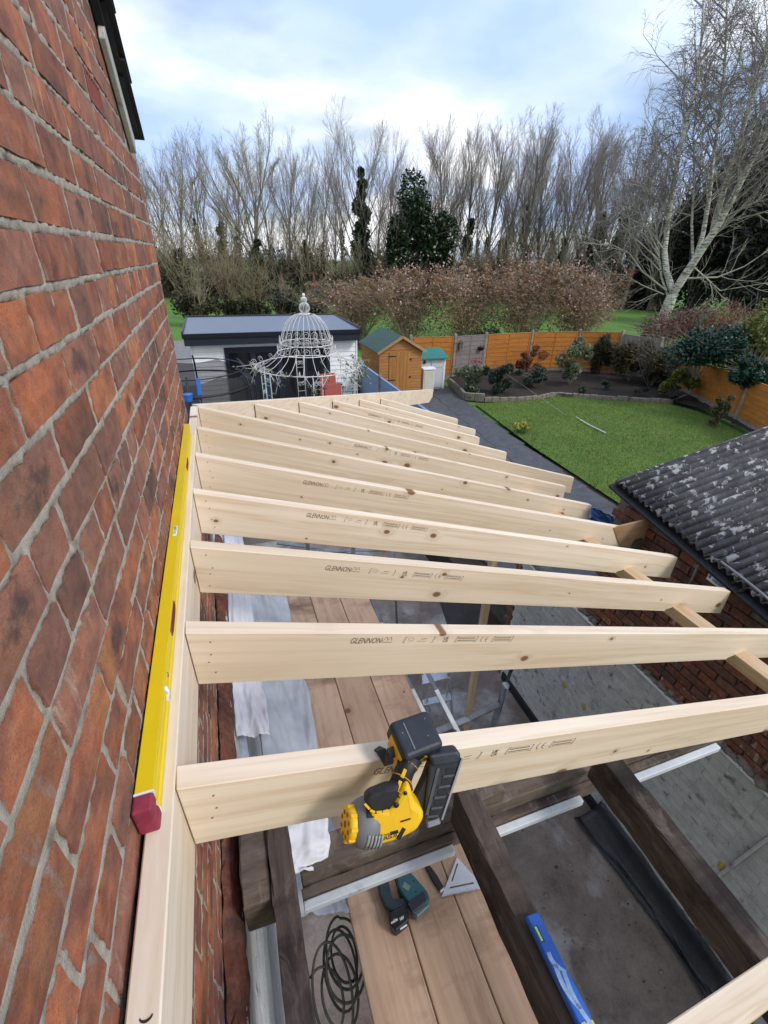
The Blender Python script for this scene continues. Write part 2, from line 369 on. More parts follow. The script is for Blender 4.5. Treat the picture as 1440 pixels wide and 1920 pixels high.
FGREY = m_wood('grey_weathered_fence', (0.23, 0.20, 0.20), (0.115, 0.098, 0.098), knots=0.9, amt=1, rough=0.85)
POSTC = m_noise2('concrete_post', (0.17, 0.15, 0.12), (0.33, 0.30, 0.25), 7, 0.9, (0.09, 0.10, 0.055), (0.52, 0.66), fine=80)
BLACK = m_plain('black_plastic', (0.014, 0.015, 0.018), 0.42, 0.3, 30)
STEEL = m_plain('galvanised_tube', (0.30, 0.32, 0.35), 0.42, 0.25, 9, metal=0.55)
WHITE = m_plain('white_paint', (0.74, 0.75, 0.77), 0.5, 0.06, 6)
UPVC = m_noise2('white_strip', (0.52, 0.56, 0.60), (0.72, 0.75, 0.78), 5, 0.45, (0.30, 0.29, 0.27), (0.62, 0.72), fine=60, bs=0.1, cs=9)

# ================================================================== ground and paving
g = G(); n = 44
xs = sorted(set([-400, -200, -120, -80]+list(np.linspace(-60, 120, n))+[160, 240, 400])); ys = [-60, -30]+list(np.linspace(-15, 120, 46))+[160, 260, 500]
P = [[(x, y, -0.9 if (-12 < x < 7.5 and y < 11) else -0.06+(fbm(x*0.11, y*0.11, 5)-0.5)*(0.5 if y > 25 else 0.0)) for x in xs] for y in ys]
g.add(*sgrid(P), smooth=True); tag(part('ground', g, FIELD), kind='structure')

def filled(name, pts, z, mat, kind='structure', dz=0.0, n=1):
    gg = G(); gg.add([(x, y, z) for x, y in pts], [tuple(range(len(pts)))])
    o = part(name, gg, mat); tag(o, kind=kind); return o
LAWN = [(7.72, 5.2), (7.62, 6.35), (7.8, 9.69), (8.27, 13.78), (9.36, 13.80), (10.46, 13.66), (11.0, 13.70), (11.6, 13.85), (12.08, 13.72), (12.81, 13.35), (13.53, 12.92), (14.27, 12.45), (15.02, 11.95), (15.15, 10.9), (14.6, 9.2), (13.0, 5.6), (10.0, 3.6)]
filled('lawn', LAWN, 0.0, GRASS)
# soil of the beds: a lumpy sheet behind the edging and along the fence
BED = [(8.2, 14.3), (9.2, 13.95), (10.5, 13.75), (11.5, 13.9), (12.6, 13.4), (13.9, 12.65), (15.1, 12.0), (15.25, 10.9), (14.65, 9.1), (13.0, 5.5), (14.0, 5.5), (15.4, 9.6), (16.7, 12.4), (17.2, 14.9), (16.3, 16.2), (14.9, 17.1), (12.8, 17.6), (10.6, 17.65), (9.0, 17.35)]
def inpoly(x, y, poly):
    c = np.zeros(np.shape(x), bool); j = len(poly)-1
    for i in range(len(poly)):
        xi, yi = poly[i]; xj, yj = poly[j]
        with np.errstate(divide='ignore', invalid='ignore'): c ^= ((yi > y) != (yj > y)) & (x < (xj-xi)*(y-yi)/(yj-yi+1e-12)+xi)
        j = i
    return c
gx, gy = np.meshgrid(np.arange(8.0, 17.6, 0.09), np.arange(5.4, 17.8, 0.09)); hz = 0.07+0.10*fbm(gx*2.5, gy*2.5, 3, 4)
m_, n_ = gx.shape; V = np.stack([gx, gy, hz], -1).reshape(-1, 3)
ii, jj = np.meshgrid(np.arange(m_-1), np.arange(n_-1), indexing='ij'); ok = inpoly(gx[:-1, :-1]+0.045, gy[:-1, :-1]+0.045, BED)
F = np.stack([ii*n_+jj, ii*n_+jj+1, (ii+1)*n_+jj+1, (ii+1)*n_+jj], -1)[ok]
tag(obj('flower_bed', npmesh('flower_bed', V, F, True), SOIL), kind='structure')

# path of dark slabs: each slab a piece
pb = G(); pb.box((3.40, 2.66, -0.8), (7.72, 19.0, -0.045)); path = tag(part('path', pb, SOIL), kind='structure')
rng = random.Random(4)
y = 2.7; row = 0
def edge_x(y): return float(np.interp(y, [5, 6.35, 9.69, 13.8, 16.4], [7.55, 7.5, 7.68, 8.12, 8.4]))
while y < 16.9:
    h = 0.895
    for k in range(5):
        x1 = edge_x(y+h/2)-0.03-k*0.905; x0 = x1-0.895
        if x0 < 3.42: continue
        gg = G(); dz = rng.uniform(-0.006, 0.006); gg.box((x0, y, -0.044+dz), (x1, y+h, -0.003+dz)); part('slab', gg, SLAB, path, bevel=0.006)
    y += 0.91; row += 1
fl = G()
P = [[(x, yy, -0.62+(fbm(x*3, yy*3, 9)-0.5)*0.02) for x in np.linspace(-0.02, 3.4, 30)] for yy in np.linspace(-1.5, 8.0, 80)]
fl.add(*sgrid(P), smooth=True); tag(part('floor', fl, CONC), kind='structure')
pt = G(); pt.box((-6, 2.82, -0.3), (-0.03, 30, -0.02)); pt.box((-0.03, 8.0, -0.8), (4.2, 13.6, -0.025)); tag(part('patio', pt, m_noise2('patio_stone', (0.14, 0.14, 0.14), (0.24, 0.24, 0.235), 3, 0.85)), kind='structure')

# ================================================================== house: brick gable wall close to the camera
house = thing('brick_house', 'red brick house wall filling the left side, with black slate verge', 'house', (0, 1.4, 0))
CO = 0.08
rects = []
rng = random.Random(11)
Y0, Y1 = 0.10, 2.80
def wall_top(y): return 4.80+np.maximum(0, 2.58-y)*0.84
for k in range(-24, 22):
    z0 = 4.43+CO*k; zc = z0+CO/2
    if zc < 2.66: continue
    header = (k % 4 == 2)
    y = Y1 if (k % 2 == 0) else Y1-0.06
    if k % 2: rects.append((Y1-0.054, Y1, z0+0.006, z0+CO-0.006))
    while y > Y0:
        L = 0.108 if header or rng.random() < 0.16 else 0.222
        L *= rng.uniform(0.97, 1.03); j = rng.uniform(0.008, 0.014)
        a = z0+rng.uniform(0.004, 0.008); b = z0+CO-rng.uniform(0.004, 0.008)
        if b < wall_top(y)+0.015: rects.append((y-L, y, a, b))
        y -= L+j
# air brick replaces one brick
ab = AX(177, 172, 0.0); abi = min(range(len(rects)), key=lambda i: (0.5*(rects[i][0]+rects[i][1])-ab[1])**2+(0.5*(rects[i][2]+rects[i][3])-ab[2])**2+(0 if rects[i][1]-rects[i][0] > 0.2 else 9))
air = rects.pop(abi)
def brick_mesh(L, H, D, seed, nx=5):
    rg = random.Random(seed); g = G(); ch = 0.0018
    nz = 2; P = []
    for j in range(nz+1):
        r = []
        for i in range(nx+1):
            yy = (-L/2+ch)+(L-2*ch)*i/nx; z2 = (-H/2+ch)+(H-2*ch)*j/nz
            edge = (i in (0, nx)) or (j in (0, nz))
            r.append((rg.uniform(-0.0014, 0.0010)-(0.001 if edge else 0), yy+(rg.uniform(-0.0018, 0.0018) if edge else 0), z2+(rg.uniform(-0.0015, 0.0015) if edge else 0)))
        P.append(r)
    vs, fs = sgrid(P); m = nx+1
    ring = [i for i in range(m)]+[j*m+nx for j in range(1, nz+1)]+[nz*m+i for i in range(nx-1, -1, -1)]+[j*m for j in range(nz-1, 0, -1)]
    b0 = len(vs); n = len(ring)
    for q in ring:
        p = vs[q]; sx = 1 if p[1] > 0 else -1; y2 = max(-L/2, min(L/2, p[1]*(L/(L-2*ch)))); z2 = max(-H/2, min(H/2, p[2]*(H/(H-2*ch))))
        vs.append((-0.030, y2, z2))
    fs = fs+[(ring[i], b0+i, b0+(i+1) % n, ring[(i+1) % n]) for i in range(n)]
    g.add(vs, fs); return g
stre = [brick_mesh(0.222, 0.068, 0.03, s).mesh('brick_shape') for s in range(10)]
head = [brick_mesh(0.108, 0.068, 0.03, 50+s, 3).mesh('brick_shape') for s in range(6)]
for m in stre+head: m.materials.append(BRICK)
rects.sort(key=lambda r: (0.5*(r[0]+r[1]))**2+0.056+(0.5*(r[2]+r[3])-4.4)**2*0.6+(9 if r[3] < 3.36 and r[2] > 3.30 else 0))
rest = G(); rg = random.Random(3)
def vis(r):
    c = (0.0, 0.5*(r[0]+r[1]), 0.5*(r[2]+r[3])); return not (3.39 < c[2] < 3.56)
rects_v = [r for r in rects if vis(r)]; wallmort = rects+[air]
for i, r in enumerate(rects_v):
    L, H = r[1]-r[0], r[3]-r[2]; cy, cz = (r[0]+r[1])/2, (r[2]+r[3])/2
    base = 0.222 if L > 0.15 else 0.108
    px_ = rg.uniform(-0.0015, 0.0025)
    if i < 300:
        me = rg.choice(stre if L > 0.15 else head)
        o = bpy.data.objects.new('brick', me); COL.objects.link(o); o.parent = house
        o.location = Vector((px_, cy, cz))-house.location; o.scale = (1, L/base*rg.choice((1, -1)), H/0.068); o.rotation_euler = (rg.uniform(-0.012, 0.012), 0, rg.uniform(-0.008, 0.008))
    else:
        b = brick_mesh(L, H, 0.03, rg.randint(0, 9999), 3); rest.add([(v[0]+px_, v[1]+cy, v[2]+cz) for v in b.v], b.f)
o = part('brick_courses', rest, BRICK, house); o['kind'] = 'stuff'
# mortar: a fine lumpy sheet, recessed behind the faces, smeared over brick edges
st = 0.0046
ys_ = np.arange(Y0-0.02, Y1-0.002, st); zs_ = np.arange(2.62, 5.9, st); gy, gz = np.meshgrid(ys_, zs_)
dist = np.full(gy.shape, -1.0)
for r in wallmort:
    i0, i1 = np.searchsorted(ys_, (r[0]-0.02, r[1]+0.02)); k0, k1 = np.searchsorted(zs_, (r[2]-0.02, r[3]+0.02))
    if i1 <= i0 or k1 <= k0: continue
    yy, z2 = gy[k0:k1, i0:i1], gz[k0:k1, i0:i1]
    d = np.minimum(np.minimum(yy-r[0], r[1]-yy), np.minimum(z2-r[2], r[3]-z2)); dist[k0:k1, i0:i1] = np.maximum(dist[k0:k1, i0:i1], d)
rag = (fbm(gy*90, gz*90, 1, 3)-0.5)*0.009+(fbm(gy*16, gz*22, 4, 2)-0.5)*0.005
dd = dist+rag
h = -0.0020+(fbm(gy*55, gz*70, 8, 4)-0.5)*0.0065
h = np.where(dd > 0.0008, h-np.clip((dd-0.0008)*2.0, 0, 0.018), h)
keep = (dist < 0.014) & (gz < wall_top(gy)+0.03) & (gz > 2.62)
m_, n_ = gy.shape; V = np.stack([h, gy, gz], -1).reshape(-1, 3)
ii, jj = np.meshgrid(np.arange(m_-1), np.arange(n_-1), indexing='ij'); ok = keep[:-1, :-1] & keep[1:, 1:] & keep[1:, :-1] & keep[:-1, 1:]
F = np.stack([ii*n_+jj, ii*n_+jj+1, (ii+1)*n_+jj+1, (ii+1)*n_+jj], -1)[ok]
obj('mortar', npmesh('mortar', V, F, True), MORTAR, house)
# core behind the face, and the end of the wall round the corner
c = G(); c.prism([(-3, 2.0), (Y1-0.008, 2.0), (Y1-0.008, 4.79), (2.58, 4.79), (-3, float(wall_top(-3)))], 0, -0.30, -0.014); part('wall', c, MORTAR, house)
# air brick with louvres
g = G(); y0, y1, z0, z1 = air; g.box((-0.03, y0, z0), (-0.012, y1, z1)); g.box((-0.02, y0, z0), (0.001, y0+0.010, z1)); g.box((-0.02, y1-0.010, z0), (0.001, y1, z1)); g.box((-0.02, y0+0.01, z1-0.008), (0.001, y1-0.01, z1)); g.box((-0.02, y0+0.01, z0), (0.001, y1-0.01, z0+0.008))
AIRM = m_plain('terracotta_vent', (0.20, 0.045, 0.028), 0.6, 0.15, 40); a_ = part('air_brick', g, AIRM, house, label='dark red louvred air brick set in the wall')
for k in range(7):
    gs = G(); yk = y0+0.022+k*(y1-y0-0.044)/6; gs.obox((-0.006, yk, (z0+z1)/2), (0.006, 0.004, 0), (0.0025*0.6, -0.0025, 0), (0, 0, (z1-z0)/2-0.009)); part('slat', gs, AIRM, a_)
# verge: barge board, added dark strip and slates stepping up the slope
BARGE = m_noise2('weathered_white_board', (0.34, 0.35, 0.32), (0.58, 0.58, 0.55), 12, 0.75, (0.16, 0.17, 0.12), (0.58, 0.7), cs=7)
SLATE = m_noise2('black_slate', (0.010, 0.011, 0.014), (0.03, 0.032, 0.038), 16, 0.55, fine=120)
sl = Vector((0, -1, 0.84)).normalized(); nn = Vector((0, 0.84, 1)).normalized(); e0 = Vector((0.0, 2.57, 4.785))
g = G(); g.obox(e0+sl*0.20+Vector((0.013, 0, 0))-nn*0.012, sl*0.20, Vector((0.010, 0, 0)), nn*0.040); part('barge_board', g, BARGE, house, bevel=0.003)
g = G(); g.obox(e0+sl*1.45+Vector((0.014, 0, 0))+nn*0.012, sl*1.05, Vector((0.012, 0, 0)), nn*0.016); part('dark_verge_strip', g, SLATE, house)  # black board added along the upper verge for the dark under the slates
for k in range(11):
    p = e0+sl*(0.13+0.215*k)+nn*(0.040+0.004*(k % 2))
    g = G(); g.obox(p+Vector((-0.12, 0, 0)), sl*0.155+nn*(-0.010), Vector((0.178+0.004*((k*7) % 3), 0, 0)), nn*0.0045); part('slate', g, SLATE, house, bevel=0.0015)
    g = G(); g.obox(p+Vector((-0.10, 0, 0))-nn*0.014, sl*0.10, Vector((0.142, 0, 0)), nn*0.006); part('under_slate', g, SLATE, house)
g = G(); g.obox(e0+sl*1.35+nn*0.030+Vector((-2.2, 0, 0)), sl*1.30, Vector((2.02, 0, 0)), nn*0.010); part('roof', g, SLATE, house)
# white painted brickwork of the lower wall by the frame bottom
g = G(); rg = random.Random(21)
for k in range(10):
    for q in range(-2, 14):
        a = -0.2+q*0.236+(k % 2)*0.118; b = brick_mesh(0.226, 0.074, 0.03, rg.randint(0, 9999), 3); g.add([(v[0]+0.052, v[1]+a, v[2]+1.85+k*0.08) for v in b.v], b.f)
g.box((-0.012, -1, 0.0), (0.046, 3.2, 2.60)); o = part('painted_brickwork', g, m_noise2('flaking_white_paint', (0.40, 0.41, 0.42), (0.62, 0.63, 0.65), 7, 0.8, (0.10, 0.095, 0.09), (0.60, 0.66), fine=60, cs=14), house); o['kind'] = 'stuff'
# crumbling brick ledge where the old roof met the wall
g = G(); P = []
for q in range(181):
    a = -0.6+q*0.02; P.append([(-0.004+0.052*u+0.018*float(fbm(a*14, u*3, 3)), a, 2.655-0.075*u*u+0.03*float(fbm(a*22, u*4, 9))) for u in np.linspace(0, 1, 6)])
g.add(*sgrid(P), smooth=False)
part('broken_ledge', g, GBRICK, house)

# ================================================================== garage on the right: whitewashed lower wall, brick above, corrugated roof
garage = thing('garage', 'neighbouring brick garage with mossy corrugated grey roof on the right', 'garage', (4.2, 1.0, 0))
GX = 3.25; FZ = -0.62; LZ = 1.36
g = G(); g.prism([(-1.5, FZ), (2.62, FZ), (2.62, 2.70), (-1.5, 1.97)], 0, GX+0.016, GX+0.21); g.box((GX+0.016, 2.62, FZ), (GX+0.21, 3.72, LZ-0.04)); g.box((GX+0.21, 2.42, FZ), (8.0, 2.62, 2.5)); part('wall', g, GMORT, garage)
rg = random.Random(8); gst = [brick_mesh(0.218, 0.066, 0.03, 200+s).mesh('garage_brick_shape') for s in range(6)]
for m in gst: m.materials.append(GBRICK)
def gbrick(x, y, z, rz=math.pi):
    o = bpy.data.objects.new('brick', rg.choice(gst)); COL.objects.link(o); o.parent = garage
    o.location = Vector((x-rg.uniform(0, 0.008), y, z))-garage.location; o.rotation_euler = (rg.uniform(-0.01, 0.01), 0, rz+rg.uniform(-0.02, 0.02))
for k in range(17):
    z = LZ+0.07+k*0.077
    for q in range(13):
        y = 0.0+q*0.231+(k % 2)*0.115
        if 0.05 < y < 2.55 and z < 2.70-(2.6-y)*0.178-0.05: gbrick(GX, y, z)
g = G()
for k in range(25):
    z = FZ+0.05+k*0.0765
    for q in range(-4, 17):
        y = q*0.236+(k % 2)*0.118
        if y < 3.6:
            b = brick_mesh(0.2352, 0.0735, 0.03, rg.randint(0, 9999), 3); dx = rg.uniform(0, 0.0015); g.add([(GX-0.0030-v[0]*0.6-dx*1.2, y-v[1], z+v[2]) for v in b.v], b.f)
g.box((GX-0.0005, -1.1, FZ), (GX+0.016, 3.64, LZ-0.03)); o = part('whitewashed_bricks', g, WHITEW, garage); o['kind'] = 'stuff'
# broken brick ends at the far end of the whitewashed wall, timber bead and rubble on the ledge
g = G()
for k in range(25): g.box((GX-0.01+rg.uniform(0, 0.03), 3.66, FZ+0.01+k*0.077), (GX+0.19, 3.72+rg.uniform(0.0, 0.12), FZ+0.01+k*0.077+0.066))
part('broken_wall_end', g, GBRICK, garage, bevel=0.006)
g = G(); g.box((GX-0.035, -1.0, LZ-0.012), (GX+0.01, 3.5, LZ+0.014)); part('ledge_bead', g, UPVC, garage, bevel=0.003)
g = G()
for q in range(260):
    y = rg.uniform(0.05, 3.5); w = 0.05+0.05*max(0, 1-abs(y-0.9)/0.5); r = rg.uniform(0.010, 0.030)*(1.5 if abs(y-0.9) < 0.4 else 1)
    g.blob((GX-0.012+rg.uniform(-0.02, w*0.3), y, LZ+0.022+rg.uniform(0, 0.03)), (r, r*1.3, r*0.8), rg, 1, 0.3)
o = part('rubble', g, GMORT, garage); o['kind'] = 'stuff'
# yellow foam smears, vertical painted batten and dark skirting of the whitewashed wall
FOAM = m_plain('yellow_foam', (0.42, 0.25, 0.045), 0.8, 0.3, 40)
for (px, py) in ((1058, 1285), (1095, 1325), (1352, 1625)):
    c = AX(px, py, GX-0.004); g = G(); g.blob((GX-0.006, c[1], c[2]), (0.006, 0.025, 0.04), rg, 2, 0.3); part('foam_smear', g, FOAM, garage)
p = AX(1395, 1600, GX-0.02)
g = G(); g.bar(AX(1440, 1572, GX-0.012), AX(1330, 1655, GX-0.012), 0.022, 0.022); part('plaster_ridge', g, WHITEW, garage, bevel=0.006)
g = G(); g.box((GX-0.03, -1.2, FZ+0.01), (GX-0.006, 3.6, FZ+0.14)); part('skirting', g, m_noise2('tar_black', (0.006, 0.006, 0.007), (0.02, 0.02, 0.022), 20, 0.5), garage, bevel=0.004)
# roof: four corrugated sheets, black gutter under the eave
ROOF = m_noise2('corrugated_cement', (0.022, 0.022, 0.024), (0.105, 0.108, 0.115), 7, 0.85, (0.36, 0.37, 0.385), (0.56, 0.60), fine=70, bs=0.4, cs=13)
MOSS = m_noise2('dark_moss', (0.010, 0.010, 0.008), (0.032, 0.034, 0.022), 30, 0.95, fine=160, bs=1.0, bd=0.01)
EX = 3.20
q1, q2 = AX(1160, 908, EX), AX(1440, 1140, EX); ea = Vector(q1); eb = Vector(q2)      # eave line
ed = (ea-eb).normalized(); ea = ea+ed*0.02; eb = eb-ed*1.6
# slope of the sheets found from the far verge of the roof
vp = _dir(1440, 797); tt = None
for s in np.linspace(-0.5, 1.5, 2001):
    nv = np.cross(np.array(ed), np.array([1, 0, s])); den = vp@nv
    if abs(den) < 1e-9: continue
    t = ((np.array(ea)-CAM)@nv)/den; p = CAM+vp*t
    rel = p-np.array(ea)
    if t > 0 and abs(rel@np.array(ed)) < 0.03*abs(rel[0]) and rel[0] > 0.5: tt = s; break
SLP = tt if tt is not None else 0.25
ud = Vector((1, 0, SLP)); ud = (ud-ed*ud.dot(ed)).normalized(); up = ud.cross(ed); up = up if up.z > 0 else -up
LEN = 5.0; total = (ea-eb).length; pitch = 0.062
def roof_pt(a, b, lift=0.0):
    return eb+ed*a+ud*b+up*(lift+0.019*math.cos(2*math.pi*a/pitch))
ns = 4; sw = total/ns
for k in range(ns):
    a0 = k*sw; a1 = (k+1)*sw+0.05; na = int((a1-a0)/pitch*8); P = []
    for i in range(na+1):
        a = min(a0+(a1-a0)*i/na, total)
        P.append([roof_pt(a, b, 0.004*k) for b in (0, 0.6, 1.6, 3, LEN)])
    gg = G(); gg.add(*sgrid(P), smooth=True); o = obj('roof_sheet', gg.mesh('roof_sheet'), ROOF, garage)
    md = o.modifiers.new('thickness', 'SOLIDIFY'); md.thickness = 0.007; md.offset = -1
g = G()
for q in range(1300):
    a = rg.uniform(0.02, total-0.02); b = abs(rg.gauss(0, 1.4)) % LEN
    if rg.random() < 0.93: a = (math.floor(a/pitch)+0.5+rg.uniform(-0.12, 0.12))*pitch
    a = min(a, total-0.02)
    if fbm(a*4, b*2.0, 6) < 0.40: continue
    r = rg.uniform(0.011, 0.019)*(1.8 if rg.random() < 0.07 else 1); c = roof_pt(a, b, r*0.15)
    l = rg.uniform(1.2, 3.6); bm_ = G(); bm_.blob((0, 0, 0), (r*l, r, r*0.42), rg, 1, 0.25)
    g.add([c+ud*v[0]+ed*v[1]+up*v[2] for v in bm_.v], bm_.f, True)
o = part('moss', g, MOSS, garage); o['kind'] = 'stuff'
g = G(); dn = -up
g.obox(eb+ed*(total/2)-ud*0.012-up*0.045, ed*(total/2+0.04), ud*0.034, up*0.016); g.obox(eb+ed*(total/2)+ud*0.05-up*0.075, ed*(total/2+0.03), ud*0.012, up*0.055)
part('gutter', g, BLACK, garage, bevel=0.006)
g = G(); v0 = ea+ed*0.012; g.obox(v0+ud*(LEN/2)-up*0.012, ud*(LEN/2), ed*0.012, up*0.03); part('verge_strip', g, ROOF, garage, bevel=0.004)
# cable looping out of the wall and the sign
cb = [AX(x, y, GX-0.03) for x, y in ((1292, 1095), (1300, 1080), (1308, 1062), (1318, 1050), (1332, 1046), (1350, 1052), (1385, 1078), (1425, 1110), (1450, 1132))]
g = G(); g.tube(cb, 0.009, 8); tag(part('cable', g, m_plain('grey_cable', (0.16, 0.17, 0.18), 0.5)), 'grey cable looping along the garage wall under the gutter', 'cable')
c0, c1, c2, c3 = [Vector(AX(x, y, GX-0.02)) for x, y in ((1331, 1073), (1365, 1097), (1357, 1110), (1323, 1086))]
# a straight rectangular plate
ex = (c1-c0).normalized(); ez = Vector((-1, 0, 0)).cross(ex).normalized(); ez = ez if ez.z > 0 else -ez
w = (c1-c0).length; hh = 0.055; cc = (c0+c1+c2+c3)/4
g = G(); g.obox(cc, ex*(w/2), ez*(hh/2), Vector((0.002, 0, 0))); sign = tag(part('sign', g, m_plain('white_sign', (0.66, 0.70, 0.74), 0.4)), 'small white sign with blue lettering on the garage brickwork', 'sign')
BLUEP = m_plain('blue_print', (0.05, 0.13, 0.32), 0.5)
g = G(); o_ = cc-ex*(w*0.22)-ez*(hh*0.22)-Vector((0.0035, 0, 0)); put_text(g, 'WARNING', o_, ex, ez, hh*0.62, bold=0.001, width=w*0.62)
g.obox(cc-ex*(w*0.38)-Vector((0.003, 0, 0))+ez*0.006, ex*(w*0.06), ez*(hh*0.22), Vector((0.0005, 0, 0)))
part('lettering', g, BLUEP, sign)['kind'] = 'stuff'
# ================================================================== new roof timbers
PT, RA = R_(18.6), R_(2.7)
RD = Vector((math.cos(PT)*math.cos(RA), math.cos(PT)*math.sin(RA), -math.sin(PT)))
RY = Vector((-math.sin(RA), math.cos(RA), 0)); RZ = RD.cross(RY)
LX, LT = 0.051, 3.58
g = G(); g.box((0.009, -0.5, LT-0.198), (LX, 2.985, LT)); ledger = tag(part('ledger_board', g, m_wood('pine_ledger', (0.81, 0.71, 0.585), (0.62, 0.48, 0.345), knots=0.80, grain=(34, 0.9, 34), kax=(0, 1, 1)), bevel=0.0025), 'long pale timber wall plate bolted along the brick wall under the yellow level', 'ledger board')
kx, ky = 0.034, 0.272
g = G(); pts = [(kx+0.008*math.cos(a_), ky-0.003+0.0065*math.sin(a_)) for a_ in np.linspace(3.4, 6.0, 12)]+[(kx+0.0072*math.cos(a_), ky-0.0015+0.0052*math.sin(a_)) for a_ in np.linspace(6.0, 3.4, 12)]; g.prism(pts, 2, LT+0.0003, LT+0.0010); part('split', g, m_plain('dark_split', (0.035, 0.018, 0.01), 0.9), ledger)
KNOT = m_plain('nail_hole', (0.20, 0.12, 0.07), 0.7, 0.3, 60)
H_ = 0.175; tn = math.tan(PT); PLX = 2.66
def rafter_mesh(L, s0, hip_cut=0.0):
    """profile in local x (down the slope) and z; y is the thickness; birdsmouth over the plate"""
    bx = (PLX-LX)/math.cos(PT)/math.cos(RA)-s0
    pr = [(0, 0), (L, 0), (L+H_*tn, -H_)]
    seat = bx+0.02
    if 0.3 < seat < L: pr += [(seat+0.075, -H_), (seat+0.055, -H_+0.052), (seat-0.07, -H_+0.012), (seat-0.075, -H_)]
    pr += [(H_*tn, -H_)]
    g = G(); g.prism(pr, 1, -0.047, 0.0)
    if hip_cut:
        g.v = [(x+(hip_cut*-(y) if x < H_*tn+0.001 else 0), y, z) for x, y, z in g.v]
    return g.mesh('rafter', bevel=0.002)
INK = m_plain('brown_ink', (0.21, 0.145, 0.09), 0.8, 0.3, 200)
def stamp_mesh():
    """printed timber grade marks on the near face, local rafter coordinates starting at x = 0"""
    g = G(); y = -0.0476; ex, ez = Vector((1, 0, 0)), Vector((0, 0, 1))
    def seg(x0, z0, x1, z1, w=0.0016):
        d = Vector((x1-x0, 0, z1-z0)); L = d.length; d.normalize(); n = Vector((-d.z, 0, d.x))*w/2; a = Vector((x0, y, z0)); b = Vector((x1, y, z1)); g.add([a-n, b-n, b+n, a+n], [(0, 1, 2, 3)])
    put_text(g, 'GLENNON', (0, y, 0), ex, ez, 0.030, 0.25, 0.0004, 0.105)
    for x0 in (0.112, 0.127):
        seg(x0, 0.010, x0+0.005, 0.022); seg(x0+0.005, 0.022, x0+0.011, 0.022); seg(x0+0.011, 0.022, x0+0.013, 0.010)
    seg(0.108, 0.003, 0.144, 0.003, 0.002); seg(0.106, 0.004, 0.110, 0.012)
    rng = random.Random(5)
    def box(x0, x1, leaf=False):
        seg(x0, 0, x0+0.005, 0.023, 0.002); seg(x1-0.005, 0, x1, 0.023, 0.002); seg(x0, 0, x0+0.006, 0); seg(x1-0.011, 0, x1-0.005, 0); seg(x0+0.005, 0.023, x0+0.012, 0.023); seg(x1-0.006, 0.023, x1, 0.023)
        if leaf:
            pts = [(x0+0.014, 0.010), (x0+0.018, 0.018), (x0+0.026, 0.020), (x0+0.034, 0.018), (x0+0.037, 0.011), (x0+0.030, 0.006), (x0+0.024, 0.009), (x0+0.020, 0.005)]
            for a, b in zip(pts, pts[1:]): seg(*a, *b, 0.001)
            seg(x0+0.062, 0.014, x0+0.085, 0.016, 0.0022); seg(x0+0.05, 0.006, x0+0.085, 0.005, 0.0012)
        else:
            for z in (0.0165, 0.0075):
                x = x0+0.009
                while x < x1-0.012:
                    l = rng.uniform(0.003, 0.008); seg(x, z, min(x+l, x1-0.011), z, 0.0036); x += l+0.0016
            seg(x0+0.008, 0.0215, x1-0.008, 0.0215, 0.0009); seg(x0+0.006, 0.002, x1-0.009, 0.002, 0.0009)
    box(0.185, 0.300, True)
    put_text(g, 'UK', (0.335, y, 0.0125), ex, ez, 0.015, 0.1, 0.0004); put_text(g, 'CA', (0.335, y, 0.001), ex, ez, 0.015, 0.1, 0.0004)
    box(0.385, 0.478)
    for cx_ in (0.503, 0.523):
        for k in range(7):
            a0, a1 = [math.pi/2+math.pi*(k+q)/7 for q in (0, 1)]; seg(cx_+0.010*math.cos(a0)*0.9, 0.0115+0.0105*math.sin(a0), cx_+0.010*math.cos(a1)*0.9, 0.0115+0.0105*math.sin(a1), 0.0022)
    seg(0.516, 0.0115, 0.523, 0.0115, 0.0022); box(0.545, 0.640)
    me = g.mesh('grade_stamp'); me.materials.append(INK); return me
STAMP = stamp_mesh()
tails = {0: 3.15, 1: 3.3, 2: 3.3, 3: 3.15, 4: 3.14, 5: 3.17, 6: 3.05, 7: 3.10, 8: 3.57, 9: 2.95, 10: 2.84, 11: 3.02, 12: 2.98}
rl = {0: 'pale pine rafter end crossing the bottom right corner nearest the camera', 1: 'nearest full pale pine rafter with the yellow nail gun hanging on it',
      2: 'second pale pine rafter, stamped, its tail running out of the right edge', 3: 'third pale pine rafter, its cut tail ending beside the white garage sign',
      4: 'fourth pale pine rafter, stamped, with reddish knots above the scaffold boards', 5: 'fifth pale pine rafter, stamped, its tail in front of the plywood offcut',
      6: 'sixth pale pine rafter, unstamped, its tail against the blue tarpaulin', 7: 'pale pine rafter meeting the wall corner where the diagonal hip starts',
      8: 'longest jack rafter, first one fixed to the diagonal hip board', 9: 'second jack rafter counted from the wall along the diagonal hip board',
      10: 'third jack rafter on the hip board, with faint printed stamps', 11: 'fourth jack rafter on the hip board, next to last', 12: 'shortest jack rafter at the outer end of the diagonal hip board'}
HY0, HS = 2.985, 1.105
def hip_y(x): return HY0+HS*(x-LX)
kn = random.Random(6)
